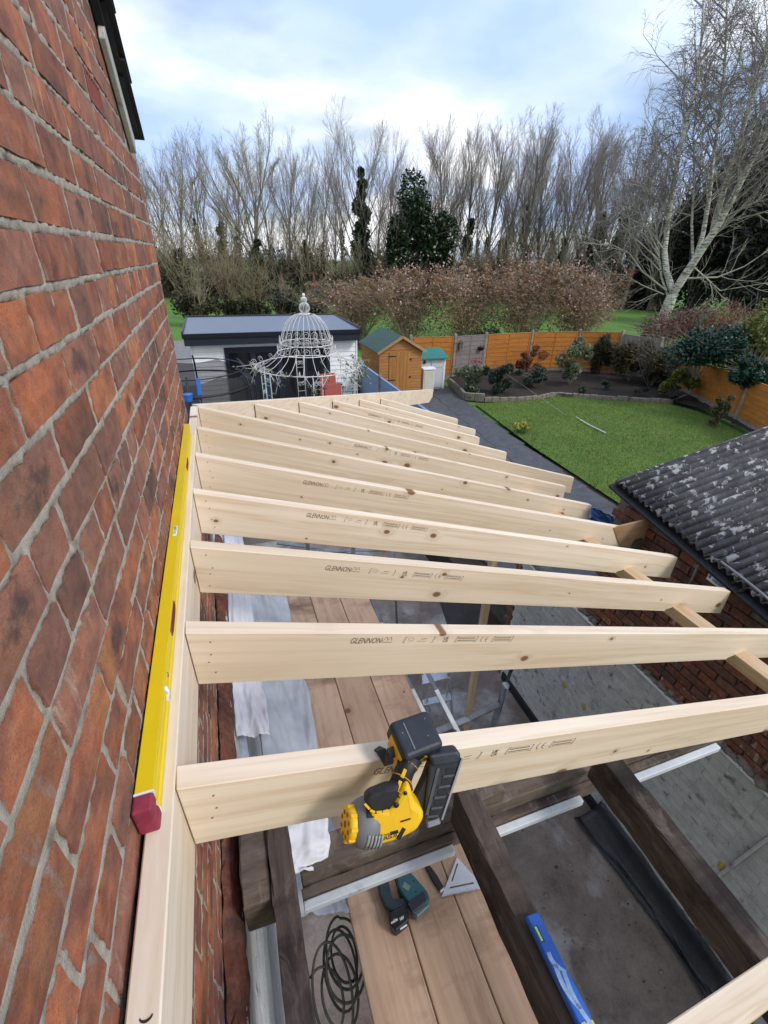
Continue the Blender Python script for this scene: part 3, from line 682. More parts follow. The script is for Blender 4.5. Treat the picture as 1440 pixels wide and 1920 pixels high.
for i in range(13):
    yb = 0.597+0.4*(i-1)
    if i == 0: yb = 0.045
    x0 = LX
    if i >= 8: x0 = LX+(yb-HY0)/(HS-math.tan(RA))
    hor = (x0-LX); s0 = hor/math.cos(PT)/math.cos(RA)
    org = Vector((x0, yb+hor*math.tan(RA), LT-hor/math.cos(RA)*tn))
    L = (tails[i]-x0)/math.cos(PT)/math.cos(RA)
    me = rafter_mesh(L, s0, -0.8 if i >= 8 else 0.0)
    o = obj('rafter', me, PINE); o.matrix_world = Matrix(((RD.x, RY.x, RZ.x, org.x), (RD.y, RY.y, RZ.y, org.y), (RD.z, RY.z, RZ.z, org.z), (0, 0, 0, 1)))
    tag(o, rl[i], 'rafter', 'new roof rafters')
    if i in (1, 2, 3, 4, 5, 7, 10):
        off = {1: 0.40, 2: 0.455, 3: 0.47, 4: 0.47, 5: 0.53, 7: 1.05, 10: 0.35}[i]
        s = bpy.data.objects.new('grade_stamp', STAMP); COL.objects.link(s); s.parent = o; s.location = (off, 0, -0.046+0.004*((i*7) % 5-2)); s.rotation_euler = (0, 0.004*((i*3) % 5-2), 0); s['label'] = 'brown printed timber grade stamp'; s['kind'] = 'stuff'
    # nail heads near the wall end
    g = G()
    for q in range(4 if i != 1 else 3):
        zx = -0.03-q*0.036+kn.uniform(-0.008, 0.008); xx = 0.045-zx*tn*0.9+kn.uniform(-0.01, 0.02)
        g.lathe((xx, -0.0472, zx), (0.25, -1, 0), [(0.0025, 0), (0.0022, 0.0006)], 8)
    nh = obj('nail_heads', g.mesh('nail_heads'), KNOT, o, world=False); nh['kind'] = 'stuff'
# hip board
hx1 = 3.30; d = Vector((1, HS, 0)).normalized(); p0 = Vector((LX, HY0+0.004, LT+0.004)); L = (hx1-LX)*math.hypot(1, HS); dz = -(hx1-LX)*tn/math.cos(RA)*1.0
D = Vector((hx1-LX, HS*(hx1-LX), dz+0.10)); e = Vector((-d.y, d.x, 0))
g = G(); q0, q1 = p0, p0+D; dn = Vector((0, 0, -0.20)); th = e*0.047
g.add([q0, q1, q1+dn*0.55+D.normalized()*(-0.02), q1+dn-D.normalized()*0.18, q0+dn, q0+th, q1+th, q1+th+dn*0.55+D.normalized()*(-0.02), q1+th+dn-D.normalized()*0.18, q0+th+dn],
      [(0, 1, 2, 3, 4), (9, 8, 7, 6, 5), (0, 5, 6, 1), (1, 6, 7, 2), (2, 7, 8, 3), (3, 8, 9, 4), (4, 9, 5, 0)])
tag(part('hip_board', g, m_wood('pine_hip', (0.81, 0.71, 0.585), (0.62, 0.48, 0.345), knots=0.74, grain=(8, 8, 40)), bevel=0.002), 'diagonal pale hip board closing the far end of the rafters', 'hip board')
# eaves plate under the rafters
zt = LT-(PLX-LX)*tn-H_/math.cos(PT)+0.052
g = G(); g.box((PLX-0.045, -0.6, zt-0.075), (PLX+0.05, 4.3, zt)); tag(part('eaves_plate', g, m_wood('pine_plate', (0.66, 0.50, 0.33), (0.44, 0.28, 0.14), knots=0.82, grain=(34, 0.9, 34), kax=(1, 1, 0)), bevel=0.003), 'pale timber eaves plate notched under the rafter tails', 'eaves plate')
for k, (px, py, yy) in enumerate([(922, 1110, 3.05)]):
    b = AY(905, 1170, yy); t_ = AY(935, 1045, yy); g = G(); g.box((b[0]-0.03, yy-0.03, -0.60), (b[0]+0.035, yy+0.035, zt-0.08))
    tag(part('prop_post', g, m_wood('pine_post', (0.50, 0.40, 0.27), (0.34, 0.23, 0.12), grain=(34, 34, 0.9)), bevel=0.003), 'upright pale timber post standing beyond the third rafter', 'post')

# ================================================================== spirit level on the ledger
YEL = m_plain('yellow_enamel', (0.70, 0.50, 0.006), 0.38, 0.05, 9, bs=0.05)
RED = m_plain('crimson_rubber', (0.26, 0.028, 0.055), 0.6, 0.2, 40)
lv = thing('spirit_level', 'long yellow spirit level with crimson end cap standing on the ledger', 'spirit level', (0.02, 1.45, LT))
g = G(); pr = [(0.004, 0), (0.032, 0), (0.032, 0.010), (0.0285, 0.0125), (0.0285, 0.024), (0.030, 0.0255), (0.030, 0.034), (0.0285, 0.0355), (0.0285, 0.0475), (0.032, 0.050), (0.032, 0.060), (0.004, 0.060)]
g.prism([(x, LT+0.001+z) for x, z in pr], 1, 0.522, 2.44); part('body', g, YEL, lv, bevel=0.0006)
g = G(); g.prism([(x-0.0008+(0.0016 if x > 0.02 else 0), LT+0.0005+z*1.015) for x, z in pr], 1, 0.518, 0.5215); g.prism([(x, LT+0.001+z) for x, z in pr], 1, 2.4405, 2.443); part('gasket', g, WHITE, lv)
g = G(); g.prism([(0.003, LT+0.0005), (0.034, LT+0.0005), (0.034, LT+0.020), (0.030, LT+0.030), (0.034, LT+0.044), (0.033, LT+0.0625), (0.003, LT+0.0625)], 1, 0.488, 0.5175); part('end_cap', g, RED, lv, bevel=0.004, seg=2)
for yy in (0.98, 1.98):
    g = G(); n = 20; pts = [(yy+0.062*math.copysign(abs(math.cos(a))**0.55, math.cos(a)), LT+0.030+0.0145*math.copysign(abs(math.sin(a))**0.8, math.sin(a))) for a in [2*math.pi*k/n for k in range(n)]]
    g.prism(pts, 0, 0.0286, 0.0312); hg = part('hand_grip', g, RED, lv, bevel=0.001)
    g = G(); g.prism([(yy+(a-yy)*0.86, LT+0.030+(b-LT-0.030)*0.68) for a, b in pts], 0, 0.0311, 0.0318); part('grip_opening', g, m_plain('dark_crimson', (0.10, 0.01, 0.02), 0.7), hg)
VIAL = m_plain('vial_green', (0.45, 0.62, 0.12), 0.12, 0.05, 9, spec=0.8)
for yy, hor in ((0.74, 0), (1.36, 1)):
    if hor: g = G(); g.box((0.014, yy-0.03, LT+0.0585), (0.026, yy+0.03, LT+0.0622)); vh = part('vial_housing', g, WHITE, lv, bevel=0.001); g = G(); g.tube([(0.020, yy-0.022, LT+0.0618), (0.020, yy+0.022, LT+0.0618)], 0.004, 8); part('vial', g, VIAL, vh)
    else: g = G(); g.tube([(0.0305, yy, LT+0.012), (0.0325, yy+0.012, LT+0.026), (0.0305, yy+0.004, LT+0.047)], 0.0045, 8); part('vial', g, WHITE, lv); g = G(); g.lathe((0.0288, yy+0.055, LT+0.03), (1, 0, 0), [(0.006, 0), (0.006, 0.002)], 12); part('rivet', g, STEEL, lv)

# ================================================================== scaffold boards, tubes and step ladder below
for k in range(3):
    x0 = 0.416+k*0.2285; g = G(); jit = (0.0, -0.04, 0.03)[k]
    P = []
    g.box((x0, -0.9, 1.902), (x0+0.2245, 3.28+jit, 1.940)); o = part('scaffold_board', g, SCAF, bevel=0.004)
    tag(o, ('worn brown scaffold board nearest the brick wall', 'middle worn scaffold board under the green nailer battery', 'worn scaffold board carrying the speed square, right of three')[k], 'scaffold board', 'scaffold boards under the rafters')
def tubes(name, label, cat, segs, r, mat=STEEL, parts='tube'):
    t_ = thing(name, label, cat, segs[0][0])
    for s in segs: g = G(); g.tube(s, r, 12); part(parts, g, mat, t_)
    return t_
tubes('scaffold_rail', 'blue grey steel tube frame beside the scaffold boards', 'scaffold tube', [[AZ(740, 1225, 1.85), AZ(812, 1372, 1.85)], [AZ(782, 1222, 1.80), AZ(862, 1380, 1.80)], [AZ(692, 1112, 1.85), AZ(742, 1232, 1.85)], [AZ(700, 1122, 1.6), AZ(745, 1105, 1.6)]], 0.017)
tubes('scaffold_prop', 'upright steel prop with capped top in front of the whitewashed wall', 'prop', [[AZ(948, 1285, 1.50), AZ(930, 1345, 0.95), AZ(922, 1372, 0.75)]], 0.030)
tubes('scaffold_brace', 'pale steel brace tube slanting behind the nearest full rafter', 'scaffold tube', [[AZ(932, 1322, 1.55), AZ(815, 1375, 1.72)]], 0.026)
tubes('dark_strut', 'dark strut leaning against the whitewashed wall', 'strut', [[AX(965, 1238, GX-0.2), AX(948, 1285, GX-0.55)]], 0.020, BLACK)
tubes('tower_frame', 'steel tower frame tubes showing between the fourth and fifth rafters', 'scaffold tower', [[AZ(520, 1018, 1.2), AZ(700, 1042, 1.2)], [AZ(575, 1003, 1.7), AZ(580, 1060, 0.9)], [AZ(662, 1015, 1.7), AZ(664, 1080, 0.9)], [AZ(738, 1030, 1.7), AZ(745, 1190, 0.2)], [AZ(600, 1035, 1.4), AZ(742, 1030, 1.4)]], 0.022)
ALU = m_plain('aluminium', (0.55, 0.57, 0.60), 0.38, 0.12, 20, metal=0.7)
sl_ = thing('step_ladder', 'aluminium step ladder standing below the scaffold tubes', 'step ladder', AZ(815, 1300, -0.6))
a, b, c, d = AZ(790, 1258, 0.55), AZ(838, 1250, 0.55), AZ(842, 1270, 0.55), AZ(793, 1282, 0.55)
for (pa, pb, pc, pd, nm) in ((a, b, c, d, 'platform'), (AZ(792, 1312, 0.18), AZ(844, 1298, 0.18), AZ(847, 1311, 0.18), AZ(795, 1322, 0.18), 'tread')):
    g = G(); up_ = Vector((0, 0, 0.03)); q = [Vector(v) for v in (pa, pb, pc, pd)]; g.add(q+[v-up_ for v in q], [(0, 1, 2, 3), (7, 6, 5, 4), (0, 4, 5, 1), (1, 5, 6, 2), (2, 6, 7, 3), (3, 7, 4, 0)]); part(nm, g, ALU, sl_, bevel=0.004)
for (p_, q_) in (((788, 1235), (800, 1352)), ((838, 1240), (848, 1338)), ((793, 1282), (815, 1372)), ((842, 1270), (826, 1375))):
    g = G(); g.bar(AZ(*p_, 0.85 if p_[1] < 1260 else 0.53), AZ(*q_, -0.58), 0.03, 0.018); part('rail', g, ALU, sl_, bevel=0.003)

# ================================================================== old roof timbers below
def old(name, label, cat, a, b, mat, rough=0.0028, parent=None, bev=0.005):
    """a worn timber: subdivided box with uneven edges"""
    bm = bmesh.new(); bmesh.ops.create_cube(bm, size=1)
    c = [(a[i]+b[i])/2 for i in range(3)]; s = [b[i]-a[i] for i in range(3)]
    ax = max(range(3), key=lambda i: s[i])
    for v in bm.verts: v.co = Vector([c[i]+v.co[i]*s[i] for i in range(3)])
    es = [e for e in bm.edges if abs((e.verts[0].co-e.verts[1].co)[ax]) > s[ax]*0.5]
    bmesh.ops.subdivide_edges(bm, edges=es, cuts=max(4, int(s[ax]/0.05)), use_grid_fill=True)
    bmesh.ops.bevel(bm, geom=[e for e in bm.edges if len(e.link_faces) == 2 and e.calc_face_angle(0) > 0.5], offset=bev, segments=1, affect='EDGES')
    rr = random.Random(hash(label) % 1000 if False else len(label))
    for v in bm.verts: v.co += Vector([rr.uniform(-rough, rough)*(0.4 if i == ax else 1) for i in range(3)])
    me = bpy.data.meshes.new(name); bm.to_mesh(me); bm.free(); o = obj(name, me, mat, parent)
    if label and not parent: tag(o, label, cat, 'old roof timbers')
    return o
JT = 2.75
old('old_joist', 'dark old joist against the brick wall, at the bottom left', 'joist', (0.150, -0.6, JT-0.17), (0.222, 0.93, JT-0.02), OLDW)
old('old_joist', 'blackened middle joist running under the nail gun towards the camera', 'joist', (0.800, -0.6, JT-0.19), (0.878, 0.80, JT), OLDW, 0.0035)
old('old_joist', 'dark square joist on the right with its sawn end showing', 'joist', (1.385, -0.6, JT-0.16), (1.462, 0.765, JT), OLDW)
old('old_bearer', 'short dark block of timber between the wall and the left joist', 'bearer', (0.062, 0.70, JT-0.20), (0.149, 1.02, JT-0.035), OLDX)
xb = thing('old_cross_beam', 'old brown cross beam with white strip, under the joists', 'beam', (1.1, 0.75, 2.5), 'old roof timbers')
z0 = JT-0.18
old('beam', '', '', (0.24, 0.795, z0-0.11), (2.22, 0.905, z0-0.015), OLDX, 0.003, xb)
old('lip', 'x', '', (0.235, 0.762, z0-0.13), (2.20, 0.793, z0-0.085), OLDX, 0.002, xb, 0.003)
for x0, x1, nm in ((0.235, 0.80, 0), (0.90, 1.38, 1), (1.49, 2.14, 2)):
    g = G(); g.box((x0, 0.732, z0-0.128), (x1, 0.760, z0-0.098)); part('white_strip', g, UPVC, xb, bevel=0.003)
old('timber_offcut', 'short brown timber block on the cross beam right of the middle joist', 'timber block', (0.90, 0.80, z0-0.012), (1.03, 0.89, z0+0.055), OLDX, 0.003)
old('timber_offcut', 'brown timber block on the cross beam behind the sawn joist end', 'timber block', (1.56, 0.80, z0-0.012), (1.85, 0.89, z0+0.05), OLDX, 0.003)
old('old_batten', 'brown upright batten leaning behind the nail gun magazine', 'batten', (0.93, 0.93, z0-0.05), (0.98, 1.12, z0+0.02), OLDW, 0.003)
# black membrane on the floor by the wall
BLK = m_noise2('black_membrane', (0.004, 0.004, 0.006), (0.016, 0.017, 0.022), 4, 0.38, fine=40, bs=0.5, bd=0.02, spec=0.5)
pc = [AZ(x, y, FZ+0.03) for x, y in ((1075, 1535), (1190, 1495), (1275, 1590), (1440, 1830), (1390, 1960), (1230, 1720))]
P = []
for i in range(26):
    u = i/25; l = pc[0]*(1-u)**2+pc[5]*2*u*(1-u)+AZ(1320, 1880, FZ+0.03)*u*u; r = np.array([GX-0.02, (pc[1]*(1-u)+pc[3]*u)[1]+0.05*u, FZ]); row = []
    for j in range(14):
        v = j/13; p = l*(1-v)+r*v; row.append((p[0], p[1], FZ+0.02+0.22*v**4+0.06*float(fbm(u*6, v*5, 2))))
    P.append(row)
g = G(); g.add(*sgrid(P), smooth=True); o = part('membrane_sheet', g, BLK); o.modifiers.new('thickness', 'SOLIDIFY').thickness = 0.004
tag(o, 'black plastic membrane lying along the foot of the whitewashed wall', 'plastic sheet')
# dark leaning panel beyond the third rafter
c4 = [AY(813, 1095, 3.7), AY(912, 1108, 3.3), AY(905, 1180, 3.2), AY(840, 1178, 3.5)]
g = G(); q = [Vector(v) for v in c4]; nrm = (q[1]-q[0]).cross(q[3]-q[0]).normalized()*0.02; g.add(q+[v+nrm for v in q], [(0, 1, 2, 3), (7, 6, 5, 4), (0, 4, 5, 1), (1, 5, 6, 2), (2, 6, 7, 3), (3, 7, 4, 0)])
tag(part('grey_panel', g, m_noise2('grey_board', (0.055, 0.055, 0.062), (0.10, 0.10, 0.11), 3, 0.7), bevel=0.003), 'dark grey sheet leaning beside the pale post', 'panel')
# plywood offcut and blue tarp by the garage corner
g = G(); pq = [Vector(AY(x, y, 2.28)) for x, y in ((1150, 990), (1228, 971), (1214, 1036), (1165, 1030))]; th = Vector((0.0, 0.018, 0)); g.add(pq+[v+th for v in pq], [(0, 1, 2, 3), (7, 6, 5, 4), (0, 4, 5, 1), (1, 5, 6, 2), (2, 6, 7, 3), (3, 7, 4, 0)])
ply = tag(part('plywood_offcut', g, m_wood('plywood', (0.40, 0.26, 0.15), (0.26, 0.15, 0.08), grain=(4, 20, 20)), bevel=0.002), 'brown plywood offcut leaning at the garage corner by the fifth rafter tail', 'plywood')
g = G(); pq = [Vector(AY(x, y, 2.277)) for x, y in ((1182, 1028), (1190, 1012), (1203, 1008), (1208, 1014), (1205, 1033))]; th = Vector((0, 0.002, 0)); n = len(pq); g.add(pq+[v+th for v in pq], [tuple(range(n)), tuple(range(2*n-1, n-1, -1))]); part('hole_patch', g, m_noise2('stain', (0.03, 0.03, 0.022), (0.12, 0.11, 0.085), 30), ply)  # dark colour laid on the sheet stands for its hole
TARP = m_plain('blue_tarpaulin', (0.035, 0.12, 0.46), 0.45, 0.25, 20)
P = []
for i in range(9):
    u = i/8; P.append([tuple(np.array(AY(1112+44*u, 955+20*u+28*v, 2.62+0.12*u))+np.array([0, 0.06*float(fbm(u*7, v*7, 3)), 0.035*float(fbm(u*9, v*9, 4))])) for v in np.linspace(0, 1.0, 9)])
g = G(); g.add(*sgrid(P)); o = part('tarpaulin', g, TARP); o.modifiers.new('thickness', 'SOLIDIFY').thickness = 0.003
tag(o, 'bright blue crumpled tarpaulin beyond the sixth rafter tail', 'tarpaulin')

# ================================================================== plastic sheets by the brick wall
def m_film(name, col, alpha):
    t = NT(name); f = t.noise(9, 4, 0.6); t.fin(col, 0.48, f, 0.15, 0.01, 0.35)
    tr = t.n('ShaderNodeBsdfTransparent'); tr.inputs[0].default_value = (0.9, 0.93, 0.96, 1); mx = t.n('ShaderNodeMixShader'); t.l(t.ramp(t.noise(3.5, 3, 0.5), [(0.35, alpha-0.18), (0.65, min(1, alpha+0.22))]), mx.inputs[0])
    t.l(tr.outputs[0], mx.inputs[1]); t.l(t.b.outputs[0], mx.inputs[2]); t.l(mx.outputs[0], t.o.inputs[0]); return t.m
FILM = m_film('polythene', (0.56, 0.59, 0.64), 0.52); FILMW = m_film('white_polythene', (0.66, 0.66, 0.70), 0.92)
def sheet(name, label, rows, mat, amp=0.03, seed=1, sub=70):
    """rows: list of (left point, right point) along the sheet"""
    P = []; n = len(rows)
    for i in range(sub+1):
        t = i/sub*(n-1); k = min(int(t), n-2); f = t-k
        l = np.array(rows[k][0])*(1-f)+np.array(rows[k+1][0])*f; r = np.array(rows[k][1])*(1-f)+np.array(rows[k+1][1])*f; row = []
        for j in range(31):
            v = j/30; p = l*(1-v)+r*v; q = (fbm(v*4+0.9*t, t*3.0+v*1.5, seed, 4)-0.5)*2.4*amp+(abs(fbm(v*6-t*1.1, t*2.6+v*2, seed+40, 2)-0.5))*amp*1.6; row.append((p[0]+q*0.3, p[1], p[2]+q))
        P.append(row)
    g = G(); g.add(*sgrid(P), smooth=True); o = part(name, g, mat); o.modifiers.new('thickness', 'SOLIDIFY').thickness = 0.001; return tag(o, label, 'plastic sheet')
sheet('polythene_sheet', 'crumpled translucent polythene hanging left of the scaffold boards', [((0.17, 0.82, 2.25), (0.40, 0.82, 2.05)), ((0.16, 1.1, 2.28), (0.42, 1.1, 2.0)), ((0.15, 1.6, 2.30), (0.43, 1.6, 2.02)), ((0.15, 2.2, 2.30), (0.44, 2.2, 2.02)), ((0.15, 3.3, 2.32), (0.45, 3.3, 2.05))], FILM, 0.05, 3)
sheet('white_sheet', 'white plastic sheet folded along the foot of the brick wall', [((0.055, 1.42, 2.52), (0.20, 1.40, 2.50)), ((0.055, 1.7, 2.56), (0.20, 1.7, 2.46)), ((0.06, 2.2, 2.56), (0.19, 2.2, 2.48)), ((0.06, 3.4, 2.56), (0.19, 3.4, 2.5))], FILMW, 0.02, 5)
sheet('white_sheet', 'torn white plastic flap hanging below the nearest rafter', [((0.11, 0.80, 2.62), (0.32, 0.80, 2.52)), ((0.10, 0.86, 2.66), (0.36, 0.86, 2.58)), ((0.09, 1.00, 2.66), (0.36, 1.00, 2.58))], FILMW, 0.035, 8, 14)
g = G(); g.tube([AZ(432, 1290, 2.42), AZ(442, 1340, 2.38), AZ(452, 1400, 2.34), AZ(462, 1460, 2.30)], 0.030, 14); tag(part('foam_roll', g, m_plain('blue_grey_foam', (0.30, 0.35, 0.43), 0.7, 0.25, 16)), 'blue grey foam tube lying along the brick wall between two rafters', 'foam tube')

# ================================================================== cables near the bottom left
def loop_pts(c, rx, ry, n, tilt, ph): return [(c[0]+rx*math.cos(ph+2*math.pi*k/n), c[1]+ry*math.sin(ph+2*math.pi*k/n), c[2]+tilt*math.sin(2*math.pi*k/n*1.5+ph)) for k in range(n)]
coil = thing('cable_coil', 'loose coil of olive cable below the boards at the bottom', 'cable', (0.34, 0.62, 1.6)); CAB = m_plain('olive_cable', (0.10, 0.095, 0.07), 0.55, 0.25, 30)
rg = random.Random(2); cc = AZ(628, 1835, 1.75)
for k in range(7):
    g = G(); c = (cc[0]+rg.uniform(-0.06, 0.06), cc[1]+rg.uniform(-0.07, 0.07), cc[2]+k*0.010); g.tube(loop_pts(c, rg.uniform(0.05, 0.10), rg.uniform(0.09, 0.16), 40, 0.015, rg.uniform(0, 6)), 0.0055, 6, closed=True); part('loop', g, CAB, coil)
for lab, pts, z, r in (('thin black cable dangling beside the left joist', ((530, 1570), (535, 1620), (545, 1690), (552, 1760), (562, 1850), (578, 1940)), 2.55, 0.003), ('black cable running down the whitewashed brick at the lower left', ((430, 1720), (440, 1780), (452, 1850), (470, 1950)), 2.2, 0.005), ('grey cable loop tucked behind the left joist', ((538, 1590), (550, 1600), (556, 1630), (548, 1655), (540, 1640), (540, 1600)), 2.5, 0.004)):
    g = G(); g.tube([AZ(x, y, z) for x, y in pts], r, 6); tag(part('cable', g, CAB if 'grey' in lab else BLACK), lab, 'cable')

# ================================================================== yellow nail gun hanging on the nearest rafter
NG = thing('nail_gun', 'yellow and black cordless nail gun hooked over the nearest full rafter', 'nail gun', AY(745, 1500, 0.50))
YG = m_plain('yellow_plastic', (0.80, 0.47, 0.012), 0.42, 0.06, 20, bs=0.08); GREYP = m_plain('grey_plastic', (0.165, 0.17, 0.175), 0.5, 0.1, 30); RUB = m_plain('black_rubber', (0.016, 0.016, 0.018), 0.55, 0.3, 60)
NQ = Vector(AY(760, 1480, 0.495)); nN = (Vector(_dir(760, 1490)).normalized()+Vector((0, 0.9, 0))).normalized()      # the tool hangs tilted, its side turned up to the camera
def PN(px, py, off=0.0):
    d = Vector(_dir(px, py)); c = Vector(CAM); return c+d*(((NQ-c).dot(nN)+off)/d.dot(nN))
def outline(g, pts, o0, o1, oref=None):
    """side view polygon of the tool, extruded through its thickness"""
    P = [PN(x, y, o0 if oref is None else oref)+nN*(o0-(o0 if oref is None else oref)) for x, y in pts]; n = len(P)
    return g.add(P+[p+nN*(o1-o0) for p in P], [tuple(range(n)), tuple(range(2*n-1, n-1, -1))]+[(k, (k+1) % n, n+(k+1) % n, n+k) for k in range(n)])
def slab(g, x0, y0, x1, y1, off, w, th):
    a, b = PN(x0, y0, off), PN(x1, y1, off); d = (b-a); s = d.normalized().cross(nN).normalized(); return g.obox((a+b)/2, d/2, s*(w/2), nN*(th/2))
A = PN(658, 1544, -0.022); B = PN(800, 1530, 0.020); ax = (B-A).normalized()
g = G(); g.lathe(A, ax, [(0.024, 0.0), (0.033, 0.003), (0.041, 0.014), (0.045, 0.026), (0.0455, 0.036), (0.044, 0.044)], 28); cap = part('motor_cap', g, GREYP, NG)
g = G(); g.lathe(A-ax*0.012, ax, [(0.022, 0.0), (0.029, 0.002), (0.031, 0.008), (0.031, 0.020)], 22); yc = part('end_disc', g, YG, NG)
DKY = m_plain('dark_yellow', (0.25, 0.12, 0.006), 0.6); LGR = m_plain('light_grey', (0.30, 0.31, 0.31), 0.5)
d_, s_, u_ = basis(ax)
for k in range(8):
    an = k*math.pi/4+0.3; g = G(); g.lathe(A-ax*0.0128+(s_*math.cos(an)+u_*math.sin(an))*0.020, ax, [(0.0042, 0), (0.0042, 0.002)], 8); part('vent_hole', g, DKY, yc)
    g = G(); g.obox(A-ax*0.004+(s_*math.cos(an+0.39)+u_*math.sin(an+0.39))*0.0305, ax*0.007, (s_*math.cos(an+0.39)+u_*math.sin(an+0.39))*0.0025, (u_*math.cos(an+0.39)-s_*math.sin(an+0.39))*0.0035); part('grip_lug', g, YG, yc, bevel=0.001)
g = G(); g.lathe(A-ax*0.0128, ax, [(0.006, 0), (0.006, 0.002)], 10); part('hub', g, DKY, yc)
tv = (Vector(CAM)-A); tv = (tv-ax*tv.dot(ax)).normalized(); sv = ax.cross(tv); sv = sv if sv.z > 0 else -sv   # towards the camera and upwards round the barrel
for k in range(5):
    xk = 0.022+0.0065*k; r = 0.0435+0.0035*min(1, k/2.0)
    for a0, mt in ((0.75, RUB), (-0.85, LGR)):
        pts = [A+ax*xk+(tv*math.cos(a0+q*0.11)+sv*math.sin(a0+q*0.11))*r for q in range(-3, 4)]; g = G(); g.tube(pts, 0.0017 if mt is RUB else 0.0026, 5); part('fin', g, mt, cap)
g = G(); q = A+ax*0.026+(tv*math.cos(0.30)+sv*math.sin(0.30))*0.0455; g.obox(q, ax*0.009, (tv*-math.sin(0.30)+sv*math.cos(0.30))*0.008, (tv*math.cos(0.30)+sv*math.sin(0.30))*0.0012); part('badge', g, RUB, cap, bevel=0.0005)
g = G(); outline(g, [(694, 1512), (728, 1518), (742, 1504), (755, 1478), (766, 1466), (773, 1486), (779, 1508), (794, 1519), (797, 1536), (783, 1560), (748, 1578), (694, 1593), (676, 1590), (690, 1560)], -0.050, 0.010)
shell = part('housing', g, YG, NG, bevel=0.011, seg=3)
g = G(); outline(g, [(681, 1500), (695, 1489), (722, 1478), (752, 1472), (744, 1502), (733, 1522), (705, 1532), (694, 1524)], -0.055, -0.024); part('rubber_top', g, RUB, NG, bevel=0.009, seg=3)
for (x0, y0, x1, y1) in ((684, 1507, 693, 1517), (694, 1519, 703, 1523), (706, 1523, 716, 1522), (718, 1522, 728, 1519)):
    g = G(); slab(g, x0, y0, x1, y1, -0.0560, 0.0042, 0.0012); part('yellow_trim', g, YG, NG)
for (x0, y0, x1, y1, w) in ((687, 1588, 704, 1566, 0.010), (746, 1574, 758, 1553, 0.0075)):
    g = G(); slab(g, x0, y0, x1, y1, -0.0505, w, 0.0016); part('vent_slot', g, RUB, shell)
g = G(); g.lathe(PN(743, 1509, -0.0498), -nN, [(0.0055, 0), (0.0055, 0.0012)], 12); part('screw_recess', g, BLACK, shell)
g = G(); g.lathe(PN(760, 1487, -0.0498), -nN, [(0.0038, 0), (0.0038, 0.0012)], 12); part('screw_recess', g, BLACK, shell)
g = G(); t0 = PN(707, 1580, -0.0508); ex = PN(745, 1568, -0.0508)-t0; ez = ex.normalized().cross(nN); ez = ez if ez.z > 0 else -ez; put_text(g, 'BRUSHLESS XR', t0, ex, ez, 0.011, 0.25, 0.0002, ex.length)
slab(g, 712, 1568, 730, 1563, -0.0508, 0.0012, 0.0003); slab(g, 732, 1563, 747, 1559, -0.0508, 0.006, 0.0003); slab(g, 751, 1541, 770, 1535, -0.0508, 0.003, 0.0003)
part('lettering', g, RUB, shell)['kind'] = 'stuff'
# handle with trims
h0, h1 = PN(741, 1490, -0.026), PN(770, 1418, -0.004)
g = G(); g.tube([h0, h0.lerp(h1, 0.3), h0.lerp(h1, 0.65), h1], [0.0245, 0.0205, 0.020, 0.026], 16); hd = part('handle', g, RUB, NG)
ORL = m_plain('orange_line', (0.55, 0.26, 0.03), 0.5)
tw = (Vector(CAM)-h0); hdx = (h1-h0).normalized(); tw = (tw-hdx*tw.dot(hdx)).normalized()
for t0, t1 in ((0.10, 0.36), (0.44, 0.66)):
    g = G(); q0, q1 = h0.lerp(h1, t0)+tw*0.0205, h0.lerp(h1, t1)+tw*0.0195; s3 = hdx.cross(tw); g.obox((q0+q1)/2, (q1-q0)/2, s3*0.0035, tw*0.0014); part('grip_stripe', g, YG, hd, bevel=0.0004)
for t in (0.04, 0.40, 0.78):
    g = G(); rr = (0.0252, 0.0213, 0.0225)[(0.04, 0.40, 0.78).index(t)]; pts = [h0.lerp(h1, t)+(tw*math.cos(a)+hdx.cross(tw)*math.sin(a))*rr+hdx*(0.006*math.cos(a)) for a in [2*math.pi*q/20 for q in range(20)]]; g.tube(pts, 0.0011, 5, closed=True); part('grip_ring', g, ORL, hd)
g = G(); g.tube([PN(762, 1492, -0.012), PN(769, 1480, -0.012), PN(766, 1466, -0.010)], 0.006, 8); part('trigger', g, RUB, NG)
# battery and its foot
bc = PN(781, 1376, 0.0); bx_ = Vector((1, 0.10, -0.06)).normalized(); by_ = Vector((-0.10, 1, 0.25)).normalized(); bz_ = bx_.cross(by_).normalized()
g = G(); g.obox(bc+bz_*-0.024, bx_*0.046, by_*0.040, bz_*0.027); bt = part('battery', g, m_plain('battery_black', (0.019, 0.023, 0.032), 0.48, 0.3, 25), NG, bevel=0.010, seg=3)
g = G(); g.obox(bc+bz_*0.0035-bx_*0.018, bx_*0.0012, by_*0.028, bz_*0.0008); part('ridge', g, GREYP, bt)
SCR = m_plain('scuff_grey', (0.30, 0.31, 0.32), 0.6)
for (u, v) in ((-0.028, 0.010), (0.02, -0.012), (0.03, 0.022)): g = G(); g.obox(bc+bz_*0.0032+bx_*u+by_*v, bx_*0.0014+by_*0.001, by_*0.0006, bz_*0.0006); part('scuff', g, SCR, bt)
g = G(); f = bc-by_*0.0405; put_text(g, 'XR', f-bx_*0.004-bz_*0.034, bx_, bz_, 0.026, 0.3, 0.0006, 0.038); part('lettering', g, YG, bt)['kind'] = 'stuff'
g = G(); g.obox(bc+bz_*-0.058-bx_*0.002-by_*0.002, bx_*0.036, by_*0.036, bz_*0.008); part('battery_foot', g, YG, NG, bevel=0.006, seg=2)
g = G(); g.obox(bc+bz_*-0.034-bx_*0.0465-by_*0.006, bx_*0.0016, by_*0.026, bz_*0.022); part('foot_trim', g, YG, NG, bevel=0.001)
